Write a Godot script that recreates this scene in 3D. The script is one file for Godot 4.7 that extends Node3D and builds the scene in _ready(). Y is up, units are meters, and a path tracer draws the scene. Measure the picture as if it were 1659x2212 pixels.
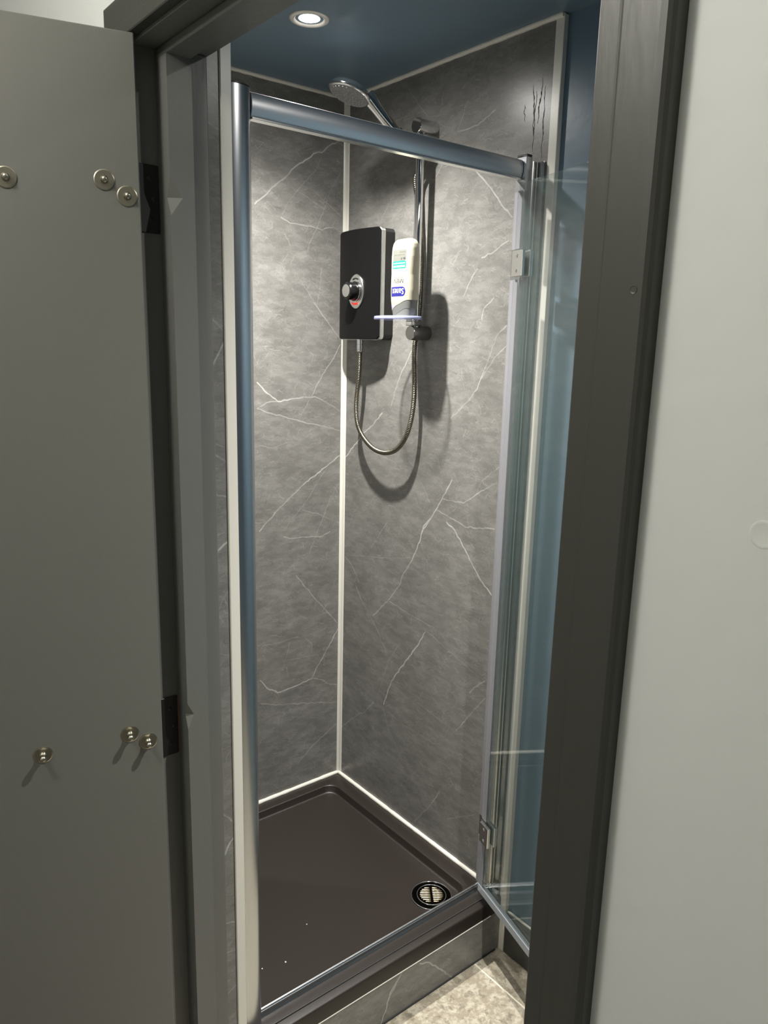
extends Node3D
# A shower cubicle in a small bathroom, seen from the hallway through its open door. Metres, y up, the bathroom floor is y = 0.
# The shower's back right corner stands at x = 0, z = 0; x runs along the back wall, z comes out towards the bathroom.

const CEIL := 2.238      # bathroom ceiling
const TRAY := 0.158      # top of the shower tray
const HALL := -0.902     # hallway face of the wall that holds the door
const ROOM := -0.80      # bathroom face of the same wall
const BACK_W := 0.76

var xf := Transform3D.IDENTITY
var M := {}
var names := {}

func _ready() -> void:
	var cam := Camera3D.new()
	cam.name = "camera"
	cam.position = Vector3(-1.36214, 1.56614, 1.90175)
	cam.rotation = Vector3(-0.214613, -0.678205, 0.0246914)
	cam.fov = 67.5878
	cam.near = 0.02
	add_child(cam)
	var env := Environment.new()
	env.background_mode = Environment.BG_COLOR
	env.background_color = Color(0, 0, 0)
	env.tonemap_mode = Environment.TONE_MAPPER_LINEAR
	env.tonemap_exposure = 1.0
	env.sdfgi_enabled = true
	env.ssao_enabled = true
	env.ssil_enabled = true
	var we := WorldEnvironment.new()
	we.name = "environment"
	we.environment = env
	add_child(we)
	hall_light()

	materials()
	shell()
	cladding()
	door_casing()
	door()
	tray()
	enclosure()
	downlight(Vector3(-0.373, CEIL, 0.381), "round recessed ceiling downlight shining over the shower tray", 1.0)
	downlight(Vector3(-0.40, CEIL, 1.47), "round recessed ceiling downlight over the bathroom floor, outside the shower", LAMP_TWO)
	heater()
	rail()
	handset()
	hose()
	dish()
	bottle()
	drops()

const LAMP_ONE := 2.5
const LAMP_TWO := 0.9
const HALL_LAMP := 0.65
const WARM := Color(1.0, 0.99, 0.965)

func hall_light() -> void:
	# the lamp of the hallway: an opal globe close under the ceiling
	var at := Vector3(-1.70, 2.40, 1.10)
	var t := thing("ceiling_lamp", "round opal glass globe lamp lighting the hallway", "lamp", at)
	var s := S()
	lathe(s, [Vector2(0.0, -0.035), Vector2(0.045, -0.035), Vector2(0.052, -0.028), Vector2(0.055, 0.0), Vector2(0.0, 0.0)], 40, at)
	mk("base", s, flat(Color(0.9, 0.9, 0.88), 0.5), t)
	s = S()
	var prof := []
	for k in 25:
		var a := lerpf(-PI / 2, PI / 2 - 0.40, k / 24.0)
		prof.append(Vector2(cos(a) * 0.11, -0.136 + sin(a) * 0.11))
	lathe(s, prof, 40, at, true)
	var glow := flat(Color(1, 1, 1), 0.4)
	glow.emission_enabled = true
	glow.emission = Color(1.0, 0.985, 0.95)
	glow.emission_energy_multiplier = 1.2
	mk("globe", s, glow, t)
	var l := OmniLight3D.new()
	l.name = "lamp_light"
	l.light_energy = HALL_LAMP
	l.light_color = Color(1.0, 0.985, 0.95)
	l.light_size = 0.10
	l.omni_range = 9.0
	l.omni_attenuation = 2.0
	l.shadow_enabled = true
	l.position = Vector3(0, -0.136, 0)
	t.add_child(l)

func downlight(at: Vector3, label: String, times: float) -> void:
	var t := thing("downlight", label, "downlight", at)
	var s := S()
	lathe(s, [Vector2(0.0285, 0.012), Vector2(0.0300, -0.001), Vector2(0.034, -0.004), Vector2(0.040, -0.0035), Vector2(0.043, -0.001), Vector2(0.043, 0.0)], 48, at, true)
	mk("bezel", s, M.white_metal, t)
	s = S()
	lathe(s, [Vector2(0.0, -0.0035), Vector2(0.015, -0.0028), Vector2(0.0285, 0.002), Vector2(0.0285, 0.008)], 40, at, true)
	var glow := flat(Color(1, 1, 1), 0.3)
	glow.emission_enabled = true
	glow.emission = WARM
	glow.emission_energy_multiplier = 12.0
	mk("lamp", s, glow, t)
	# one lamp, its broad beam and its brighter middle
	for beam in [[66.0, 1.0], [44.0, 0.6], [89.0, 0.16]]:
		var l := SpotLight3D.new()
		l.name = "beam"
		l.spot_angle = beam[0]
		l.spot_angle_attenuation = 1.0
		l.spot_range = 8.0
		l.spot_attenuation = 2.0
		l.light_energy = LAMP_ONE * times * beam[1]
		l.light_color = WARM
		l.light_size = 0.016
		l.shadow_enabled = true
		l.position = Vector3(0, -0.010, 0)
		l.rotation = Vector3(-PI / 2, 0, 0)
		t.add_child(l, true)

# ---------------------------------------------------------------- helpers

func numbered(called: String) -> String:
	var n: int = names.get(called, 0)
	names[called] = n + 1
	return called if n == 0 else "%s_%03d" % [called, n]

func thing(called: String, label: String, category: String, at := Vector3.ZERO, kind := "", group := "") -> Node3D:
	var o := Node3D.new()
	o.name = numbered(called)
	o.position = at
	add_child(o, true)
	tag(o, label, category, kind, group)
	return o

func tag(o: Node, label: String, category := "", kind := "", group := "") -> Node:
	if label: o.set_meta("label", label)
	if category: o.set_meta("category", category)
	if kind: o.set_meta("kind", kind)
	if group: o.set_meta("group", group)
	return o

func S() -> SurfaceTool:
	var s := SurfaceTool.new()
	s.begin(Mesh.PRIMITIVE_TRIANGLES)
	return s

func place_of(o: Node) -> Vector3:
	var p := Vector3.ZERO
	while o is Node3D and o != self:
		p += o.position
		o = o.get_parent()
	return p

# commits a shape that was drawn in the scene's coordinates as one mesh under its parent
func mk(called: String, s: SurfaceTool, m: Material, parent: Node = null) -> MeshInstance3D:
	s.generate_normals()
	var mesh := s.commit()
	var at := place_of(parent) if parent else Vector3.ZERO
	if at != Vector3.ZERO:
		var s2 := SurfaceTool.new()
		s2.append_from(mesh, 0, Transform3D(Basis.IDENTITY, -at))
		mesh = s2.commit()
	mesh.surface_set_material(0, m)
	var o := MeshInstance3D.new()
	o.mesh = mesh
	o.name = called if parent else numbered(called)
	(parent if parent else self).add_child(o, true)
	return o

func v(s: SurfaceTool, p: Vector3, n: Vector3) -> void:
	var a := n.abs()
	if a.x >= a.y and a.x >= a.z:
		s.set_uv(Vector2(p.z, -p.y))
	elif a.z >= a.y:
		s.set_uv(Vector2(p.x, -p.y))
	else:
		s.set_uv(Vector2(p.x, p.z))
	s.add_vertex(p)

func T(s: SurfaceTool, a: Vector3, b: Vector3, c: Vector3, out: Vector3, g := -1) -> void:
	a = xf * a
	b = xf * b
	c = xf * c
	out = xf.basis * out
	var n := (b - a).cross(c - a)
	if n.length_squared() < 1e-16:
		return
	s.set_smooth_group(g)
	v(s, a, n)
	if n.dot(out) > 0.0:
		v(s, c, n)
		v(s, b, n)
	else:
		v(s, b, n)
		v(s, c, n)

func Q(s: SurfaceTool, a: Vector3, b: Vector3, c: Vector3, d: Vector3, out: Vector3, g := -1) -> void:
	T(s, a, b, c, out, g)
	T(s, a, c, d, out, g)

# a box with chamfered edges between two corners
func box(s: SurfaceTool, lo: Vector3, hi: Vector3, bev := 0.001) -> void:
	var c := (lo + hi) * 0.5
	var h := (hi - lo) * 0.5
	bev = minf(bev, minf(h.x, minf(h.y, h.z)) * 0.8)
	var p := func(g: Vector3, ax: int) -> Vector3:
		var q := Vector3.ZERO
		for i in 3:
			q[i] = c[i] + g[i] * (h[i] - (0.0 if i == ax else bev))
		return q
	for i in 3:
		var j := (i + 1) % 3
		var k := (i + 2) % 3
		for si in [-1.0, 1.0]:
			var g := Vector3.ZERO
			g[i] = si
			var q := []
			for w in [[-1.0, -1.0], [1.0, -1.0], [1.0, 1.0], [-1.0, 1.0]]:
				g[j] = w[0]
				g[k] = w[1]
				q.append(p.call(g, i))
			var o := Vector3.ZERO
			o[i] = si
			Q(s, q[0], q[1], q[2], q[3], o)
			for sj in [-1.0, 1.0]:
				var e := Vector3.ZERO
				e[i] = si
				e[j] = sj
				var e1 := e
				var e2 := e
				e1[k] = -1.0
				e2[k] = 1.0
				Q(s, p.call(e1, i), p.call(e2, i), p.call(e2, j), p.call(e1, j), e)
	for sx in [-1.0, 1.0]:
		for sy in [-1.0, 1.0]:
			for sz in [-1.0, 1.0]:
				var g2 := Vector3(sx, sy, sz)
				T(s, p.call(g2, 0), p.call(g2, 1), p.call(g2, 2), g2)

# a profile of (radius, height) turned round the y axis through a point; axis may be another direction
func lathe(s: SurfaceTool, prof: Array, segs: int, at := Vector3.ZERO, smooth := false, axis := Vector3.UP) -> void:
	var keep := xf
	xf = keep * Transform3D(along(axis), at)
	for i in prof.size() - 1:
		var a: Vector2 = prof[i]
		var b: Vector2 = prof[i + 1]
		if a.distance_to(b) < 1e-7:
			continue
		var nr := Vector2(b.y - a.y, a.x - b.x)   # outside lies to the right of a profile that runs upwards
		for k in segs:
			var t0 := TAU * k / segs
			var t1 := TAU * (k + 1) / segs
			var d0 := Vector3(cos(t0), 0, sin(t0))
			var d1 := Vector3(cos(t1), 0, sin(t1))
			var out := (d0 + d1) * nr.x + Vector3(0, 2.0 * nr.y, 0)
			Q(s, d0 * a.x + Vector3(0, a.y, 0), d0 * b.x + Vector3(0, b.y, 0), d1 * b.x + Vector3(0, b.y, 0), d1 * a.x + Vector3(0, a.y, 0), out, 1 if smooth else i + 1)
	xf = keep

# a basis whose y axis points along a direction
func along(y: Vector3) -> Basis:
	y = y.normalized()
	if y.is_equal_approx(Vector3.UP):
		return Basis.IDENTITY
	var x := y.cross(Vector3.UP if absf(y.y) < 0.95 else Vector3.RIGHT).normalized()
	return Basis(x, y, x.cross(y))

# a round tube along points, with a radius for each of them
func tube(s: SurfaceTool, pts: PackedVector3Array, radii: PackedFloat32Array, segs: int, smooth := true, squash := 1.0) -> void:
	var n := pts.size()
	var side := Vector3.ZERO
	var rings := []
	for i in n:
		var d := (pts[mini(i + 1, n - 1)] - pts[maxi(i - 1, 0)]).normalized()
		if side == Vector3.ZERO:
			side = d.cross(Vector3.UP if absf(d.y) < 0.9 else Vector3.RIGHT).normalized()
		side = (side - d * side.dot(d)).normalized()
		var up := d.cross(side)
		var ring := PackedVector3Array()
		for k in segs:
			var t := TAU * k / segs
			ring.append(pts[i] + (side * cos(t) + up * sin(t) * squash) * radii[i])
		rings.append(ring)
	for i in n - 1:
		for k in segs:
			var j := (k + 1) % segs
			var mid: Vector3 = (rings[i][k] + rings[i + 1][j]) * 0.5 - (pts[i] + pts[i + 1]) * 0.5
			Q(s, rings[i][k], rings[i + 1][k], rings[i + 1][j], rings[i][j], mid, 1 if smooth else i + 1)
	for e in [[0, 1], [n - 1, n - 2]]:
		var c: Vector3 = pts[e[0]]
		for k in segs:
			T(s, c, rings[e[0]][k], rings[e[0]][(k + 1) % segs], c - pts[e[1]])

# a closed outline in the x-y plane of a frame, drawn out along the frame's z axis
func extrude(s: SurfaceTool, poly: PackedVector2Array, depth: float, frame: Transform3D, smooth := false) -> void:
	var keep := xf
	xf = keep * frame
	if Geometry2D.is_polygon_clockwise(poly):
		poly.reverse()
	var n := poly.size()
	var first := 0
	for i in n:   # begin behind a sharp corner, so that the smooth runs stay whole
		if absf((poly[i] - poly[i - 1]).angle_to(poly[(i + 1) % n] - poly[i])) > 0.6:
			first = i
	var g := 1
	for e in n:
		var i := (first + e) % n
		var a := poly[i]
		var b := poly[(i + 1) % n]
		if e > 0 and absf((a - poly[i - 1]).angle_to(b - a)) > 0.6:
			g += 1
		var out := Vector3(b.y - a.y, a.x - b.x, 0)
		Q(s, Vector3(a.x, a.y, 0), Vector3(b.x, b.y, 0), Vector3(b.x, b.y, depth), Vector3(a.x, a.y, depth), out, g if smooth else -1)
	var tri := Geometry2D.triangulate_polygon(poly)
	for i in range(0, tri.size(), 3):
		var a := poly[tri[i]]
		var b := poly[tri[i + 1]]
		var c := poly[tri[i + 2]]
		for z in [0.0, depth]:
			T(s, Vector3(a.x, a.y, z), Vector3(b.x, b.y, z), Vector3(c.x, c.y, z), Vector3(0, 0, -1 if z == 0.0 else 1))
	xf = keep

func arc(c: Vector2, r: Vector2, from: float, to: float, n: int) -> PackedVector2Array:
	var o := PackedVector2Array()
	for i in n + 1:
		var t := lerpf(from, to, float(i) / n)
		o.append(c + Vector2(cos(t) * r.x, sin(t) * r.y))
	return o

func rounded(w: float, h: float, r: float, n := 6) -> PackedVector2Array:
	var o := PackedVector2Array()
	o.append_array(arc(Vector2(w / 2 - r, h / 2 - r), Vector2(r, r), 0, PI / 2, n))
	o.append_array(arc(Vector2(-w / 2 + r, h / 2 - r), Vector2(r, r), PI / 2, PI, n))
	o.append_array(arc(Vector2(-w / 2 + r, -h / 2 + r), Vector2(r, r), PI, 1.5 * PI, n))
	o.append_array(arc(Vector2(w / 2 - r, -h / 2 + r), Vector2(r, r), 1.5 * PI, TAU, n))
	return o

# a solid lump between rings of equal length
func skin(s: SurfaceTool, rings: Array, caps := true, g := 1) -> void:
	var n: int = rings[0].size()
	var mids := []
	for r in rings:
		var c := Vector3.ZERO
		for q in r:
			c += q
		mids.append(c / n)
	for i in rings.size() - 1:
		for k in n:
			var j := (k + 1) % n
			var q: Vector3 = (rings[i][k] + rings[i + 1][j]) * 0.5
			Q(s, rings[i][k], rings[i + 1][k], rings[i + 1][j], rings[i][j], q - (mids[i] + mids[i + 1]) * 0.5, g)
	if caps:
		for e in [[0, 1], [rings.size() - 1, rings.size() - 2]]:
			for k in n:
				T(s, mids[e[0]], rings[e[0]][k], rings[e[0]][(k + 1) % n], mids[e[0]] - mids[e[1]], g)

# ---------------------------------------------------------------- materials

func flat(c: Color, rough := 0.5, metal := 0.0) -> StandardMaterial3D:
	var m := StandardMaterial3D.new()
	m.albedo_color = c
	m.roughness = rough
	m.metallic = metal
	return m

func rgb(r: int, g: int, b: int) -> Color:
	return Color(r / 255.0, g / 255.0, b / 255.0)

func layer(w: int, h: int, freq: float, sd: int, octaves: int, wide := 1.0, type := FastNoiseLite.TYPE_SIMPLEX_SMOOTH, warp := 0.0) -> PackedByteArray:
	var n := FastNoiseLite.new()
	n.seed = sd
	n.noise_type = type
	n.frequency = freq
	n.fractal_type = FastNoiseLite.FRACTAL_FBM if octaves > 1 else FastNoiseLite.FRACTAL_NONE
	n.fractal_octaves = octaves
	if type == FastNoiseLite.TYPE_CELLULAR:
		n.cellular_return_type = FastNoiseLite.RETURN_DISTANCE2_SUB
		n.cellular_jitter = 1.0
	if warp > 0.0:
		n.domain_warp_enabled = true
		n.domain_warp_amplitude = warp
		n.domain_warp_frequency = freq * 1.6
		n.domain_warp_fractal_octaves = 3
	var im := n.get_image(int(w / wide), h)
	if wide > 1.0:
		im.resize(w, h, Image.INTERPOLATE_CUBIC)
	im.convert(Image.FORMAT_L8)
	return im.get_data()

# the printed stone pattern of the wall panels: cloudy grey, a net of hair-fine veinlets, and bold pale veins
func stone(w: int, h: int, veins: Array, x0: float, shift: bool, sd: int) -> ImageTexture:
	var cloud := layer(w, h, 0.012, sd, 5, 1.7, FastNoiseLite.TYPE_SIMPLEX_SMOOTH, 30.0)
	var fleck := layer(w, h, 0.050, sd + 1, 4, 2.8, FastNoiseLite.TYPE_SIMPLEX_SMOOTH, 26.0)
	var mask := layer(w, h, 0.014, sd + 4, 4, 1.3)
	var grit := layer(w, h, 0.30, sd + 6, 2, 1.8)
	var over := PackedFloat32Array()
	over.resize(w * h)
	var rng := RandomNumberGenerator.new()
	rng.seed = sd
	for line in veins:
		trace(over, w, h, line, x0, 0.0, 0.0, rng)
		if shift:
			trace(over, w, h, line, x0, -0.42, -0.075, rng)
	var under := PackedFloat32Array()
	under.resize(w * h)
	scribble(over, w, h, mask, 9000, 0.10, 0.34, 0.9, rng)
	scribble(under, w, h, mask, 5200, 0.25, 0.8, 0.40, rng)
	var out := PackedByteArray()
	out.resize(w * h * 3)
	for i in w * h:
		var f := fleck[i] - 128.0
		# torn, layered patches: the streak noise is pushed towards a few flat steps
		var tone := 119.0 + (cloud[i] - 128) * 0.075 + signf(f) * pow(absf(f) / 128.0, 0.7) * 10.0 + (grit[i] - 128) * 0.055
		tone = lerpf(tone - under[i] * 26.0, 205.0, over[i])
		out[i * 3] = clampi(int(tone + 1.0), 0, 255)
		out[i * 3 + 1] = clampi(int(tone - 0.5), 0, 255)
		out[i * 3 + 2] = clampi(int(tone - 4.0), 0, 255)
	return ImageTexture.create_from_image(Image.create_from_data(w, h, false, Image.FORMAT_RGB8, out))

# short hair-thin strokes that wander, thicker where the mask is high; steep sets how far they leave the level
func scribble(over: PackedFloat32Array, w: int, h: int, mask: PackedByteArray, count: int, weak: float, strong: float, steep: float, rng: RandomNumberGenerator) -> void:
	for n in count:
		var p := Vector2(rng.randf() * w, rng.randf() * h)
		if mask[int(p.y) * w + int(p.x)] / 255.0 < rng.randf_range(0.25, 0.75):
			continue
		var a := rng.randf_range(-1.0, 1.0) * rng.randf() * steep - 0.15
		if rng.randf() < 0.5:
			a += PI
		var k := rng.randf_range(weak, strong)
		var steps := int(rng.randf_range(6.0, 34.0) * rng.randf_range(0.4, 1.0))
		for e in steps:
			if rng.randf() < 0.22:
				a += rng.randf_range(-1.0, 1.0) * (1.0 if e % 2 else 0.6)
			p += Vector2(cos(a), -sin(a))
			var x := int(p.x)
			var y := int(p.y)
			if x < 0 or y < 0 or x >= w - 1 or y >= h - 1:
				break
			var here := k * minf(1.0, minf(e, steps - e) / 5.0 + 0.2)
			var fx := p.x - x
			var fy := p.y - y
			for c in [[0, 0, (1.0 - fx) * (1.0 - fy)], [1, 0, fx * (1.0 - fy)], [0, 1, (1.0 - fx) * fy], [1, 1, fx * fy]]:
				var at: int = (y + c[1]) * w + x + c[0]
				over[at] = maxf(over[at], here * minf(1.0, c[2] * 1.6))

func trace(over: PackedFloat32Array, w: int, h: int, line: Array, x0: float, dx: float, dy: float, rng: RandomNumberGenerator) -> void:
	var bold: int = line[0]
	var pts := PackedVector2Array()
	for i in range(1, line.size(), 2):
		pts.append(Vector2((line[i] / 1000.0 + dx - x0) / BACK_W * w, (1.0 - (line[i + 1] / 1000.0 + dy) / CEIL) * h))
	# jitter each stretch so that it breaks and wanders like a vein
	var way := PackedVector2Array([pts[0]])
	for i in pts.size() - 1:
		var n := maxi(2, int(pts[i].distance_to(pts[i + 1]) / 9.0))
		var nrm := (pts[i + 1] - pts[i]).orthogonal().normalized()
		for k in range(1, n + 1):
			var q := pts[i].lerp(pts[i + 1], float(k) / n)
			way.append(q + (nrm * rng.randf_range(-1.7, 1.7) if k < n else Vector2.ZERO))
	var half: float = [0.0, 0.5, 0.7, 1.1][bold]
	var strong: float = [0.0, 0.26, 0.42, 0.62][bold]
	var here := strong
	for i in way.size() - 1:
		here = clampf(here + rng.randf_range(-0.12, 0.12), strong * 0.55, strong * 1.1)
		var wide := half * rng.randf_range(0.75, 1.3)
		var lo := way[i].min(way[i + 1]) - Vector2(3, 3)
		var hi := way[i].max(way[i + 1]) + Vector2(3, 3)
		for y in range(maxi(0, int(lo.y)), mini(h - 1, int(hi.y)) + 1):
			for x in range(maxi(0, int(lo.x)), mini(w - 1, int(hi.x)) + 1):
				var d := Geometry2D.get_closest_point_to_segment(Vector2(x, y), way[i], way[i + 1]).distance_to(Vector2(x, y))
				if d < wide + 1.0:
					over[y * w + x] = maxf(over[y * w + x], here * clampf(wide + 1.0 - d, 0.0, 1.0))

# beige stone of the floor tiles with brown blotches and pale threads
func floor_stone() -> ImageTexture:
	var w := 768
	var cloud := layer(w, w, 0.016, 31, 4)
	var blot := layer(w, w, 0.026, 32, 4, 1.0, FastNoiseLite.TYPE_SIMPLEX_SMOOTH, 25.0)
	var fine := layer(w, w, 0.05, 33, 4)
	var net := layer(w, w, 0.022, 34, 4, 1.0, FastNoiseLite.TYPE_SIMPLEX_SMOOTH, 30.0)
	var out := PackedByteArray()
	out.resize(w * w * 3)
	var pale := Vector3(186, 178, 161)
	var mid := Vector3(154, 145, 128)
	var dark := Vector3(102, 93, 82)
	for i in w * w:
		var c := mid.lerp(pale, clampf((cloud[i] - 80) / 110.0 + (fine[i] - 128) / 110.0, 0.0, 1.0))
		var b := clampf((blot[i] + (fine[i] - 128) * 0.5 - 164) / 40.0, 0.0, 1.0)
		c = c.lerp(dark, b * 0.55)
		var d := absf(net[i] - 128.0)
		if d < 7.0:
			c = c.lerp(Vector3(222, 212, 190), (1.0 - d / 7.0) * 0.6)
		out[i * 3] = clampi(int(c.x), 0, 255)
		out[i * 3 + 1] = clampi(int(c.y), 0, 255)
		out[i * 3 + 2] = clampi(int(c.z), 0, 255)
	return ImageTexture.create_from_image(Image.create_from_data(w, w, false, Image.FORMAT_RGB8, out))

func bumpy(freq: float, sd: int, octaves: int) -> NoiseTexture2D:
	var n := FastNoiseLite.new()
	n.seed = sd
	n.frequency = freq
	n.fractal_octaves = octaves
	var t := NoiseTexture2D.new()
	t.width = 512
	t.height = 512
	t.seamless = true
	t.noise = n
	return t

# paint laid on with a roller or a brush: a faint relief
func painted(c: Color, rough: float, relief: NoiseTexture2D, deep: float, scale: Vector3) -> StandardMaterial3D:
	var m := flat(c, rough)
	m.uv1_triplanar = true
	m.uv1_world_triplanar = true
	m.uv1_scale = scale
	m.heightmap_enabled = true
	m.heightmap_texture = relief
	m.heightmap_scale = deep
	return m

func materials() -> void:
	var relief := bumpy(0.02, 5, 4)
	M.blue = painted(rgb(99, 119, 134), 0.34, relief, 0.012, Vector3(3, 3, 3))
	M.white_wall = painted(rgb(216, 218, 215), 0.7, relief, 0.03, Vector3(2.5, 2.5, 2.5))
	M.lit_grey_paint = painted(rgb(102, 103, 99), 0.42, relief, 0.02, Vector3(9, 2.2, 9))  # frame grey lightened; the brighter light on the lining is put into the colour
	M.grey_paint = painted(rgb(64, 64, 59), 0.42, relief, 0.012, Vector3(9, 2.2, 9))  # darker copy of the frame grey, dimmer light put into it
	M.door_paint = painted(rgb(106, 106, 100), 0.5, relief, 0.02, Vector3(4, 4, 4))
	M.bare_chip = flat(rgb(104, 104, 100), 0.8)
	M.trim_white = flat(rgb(222, 219, 209), 0.3)
	M.white_metal = flat(rgb(225, 222, 215), 0.25, 0.3)
	M.chrome = flat(Color(0.90, 0.90, 0.90), 0.06, 1.0)
	M.polished = flat(Color(0.80, 0.81, 0.82), 0.27, 1.0)
	M.rail = flat(Color(0.92, 0.92, 0.93), 0.40, 1.0)
	M.polished.anisotropy_enabled = false
	M.satin = flat(Color(0.62, 0.62, 0.61), 0.26, 1.0)
	M.black_gloss = flat(rgb(17, 17, 17), 0.22)
	M.black_satin = flat(rgb(26, 26, 26), 0.45)
	M.black_iron = flat(rgb(14, 14, 14), 0.5)
	M.bare_wood = flat(rgb(134, 88, 50), 0.8)
	M.tray = flat(rgb(39, 33, 29), 0.40)
	M.tray.metallic_specular = 0.5
	M.rubber = flat(rgb(40, 40, 40), 0.6)
	M.hose_metal = flat(Color(0.50, 0.48, 0.43), 0.22, 1.0)
	M.steel = flat(Color(0.66, 0.64, 0.58), 0.30, 1.0)
	M.head_face = flat(rgb(118, 118, 118), 0.4)
	M.nozzle = flat(rgb(190, 190, 188), 0.5)
	M.glass = flat(Color(0.34, 0.46, 0.45, 0.10), 0.0)
	M.glass.transparency = BaseMaterial3D.TRANSPARENCY_ALPHA
	M.acrylic = flat(Color(0.70, 0.72, 0.86, 0.10), 0.03)
	M.acrylic_edge = flat(Color(0.56, 0.58, 0.74, 0.55), 0.05)
	M.acrylic_edge.transparency = BaseMaterial3D.TRANSPARENCY_ALPHA
	M.acrylic.transparency = BaseMaterial3D.TRANSPARENCY_ALPHA
	M.seal = flat(Color(0.64, 0.64, 0.66, 0.42), 0.35)
	M.seal.transparency = BaseMaterial3D.TRANSPARENCY_ALPHA
	M.smear = flat(rgb(124, 122, 118), 0.16)
	M.ivory = flat(rgb(158, 154, 138), 0.32)
	M.cap_grey = flat(rgb(96, 98, 95), 0.4)
	M.lid_grey = flat(rgb(108, 110, 107), 0.38)
	M.print_blue = flat(rgb(34, 33, 112), 0.35)
	M.print_green = flat(rgb(30, 120, 106), 0.35)
	M.print_silver = flat(rgb(100, 101, 94), 0.35)
	M.print_dark = flat(rgb(48, 50, 57), 0.4)
	M.print_violet = flat(rgb(148, 140, 190), 0.4)
	M.print_white = flat(rgb(196, 196, 192), 0.4)
	M.print_faint = flat(rgb(104, 102, 92), 0.4)

	var back := stone(720, 2048, VEINS_BACK, -BACK_W, true, 11)
	var right := stone(720, 2048, VEINS_RIGHT, 0.0, false, 47)
	M.stone_back = flat(Color.WHITE, 0.30)
	M.stone_back.albedo_texture = back
	M.stone_back.uv1_scale = Vector3(1.0 / BACK_W, 1.0 / CEIL, 1)
	M.stone_back.uv1_offset = Vector3(1, 1, 0)
	M.stone_right = flat(Color.WHITE, 0.30)
	M.stone_right.albedo_texture = right
	M.stone_right.uv1_scale = Vector3(1.0 / BACK_W, 1.0 / CEIL, 1)
	M.stone_right.uv1_offset = Vector3(0, 1, 0)
	M.stone_plinth = M.stone_right.duplicate()
	M.stone_plinth.uv1_offset = Vector3(1, 0.55, 0)
	M.floor = flat(Color.WHITE, 0.32)
	M.floor.albedo_texture = floor_stone()
	M.floor.uv1_scale = Vector3(1.0 / 0.62, 1.0 / 0.62, 1)
	M.chrome_dark_reflection = flat(Color(0.16, 0.15, 0.14), 0.10, 1.0)  # chrome of the drain cover, its dark reflection put into the colour
	M.chrome_warm_reflection = flat(Color(0.86, 0.80, 0.66), 0.18, 1.0)  # bright chrome bars, the golden reflection put into their colour
	M.dark_plastic = flat(rgb(48, 50, 52), 0.35)
	M.satin_bright = flat(Color(0.88, 0.88, 0.87), 0.24, 1.0)
	M.drip = flat(rgb(150, 155, 160), 0.3)
	M.black_cover = flat(rgb(16, 16, 16), 0.36)
	M.black_cover.metallic_specular = 0.25
	M.print_dark_faint = flat(rgb(84, 84, 80), 0.4)
	M.grout = flat(rgb(222, 214, 196), 0.8)

# ---------------------------------------------------------------- the shell of the room

func struct(called: String, label: String, category: String, lo: Vector3, hi: Vector3, m: Material) -> MeshInstance3D:
	var s := S()
	box(s, lo, hi, 0.0005)
	var o := mk(called, s, m)
	tag(o, label, category, "structure")
	return o

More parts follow.
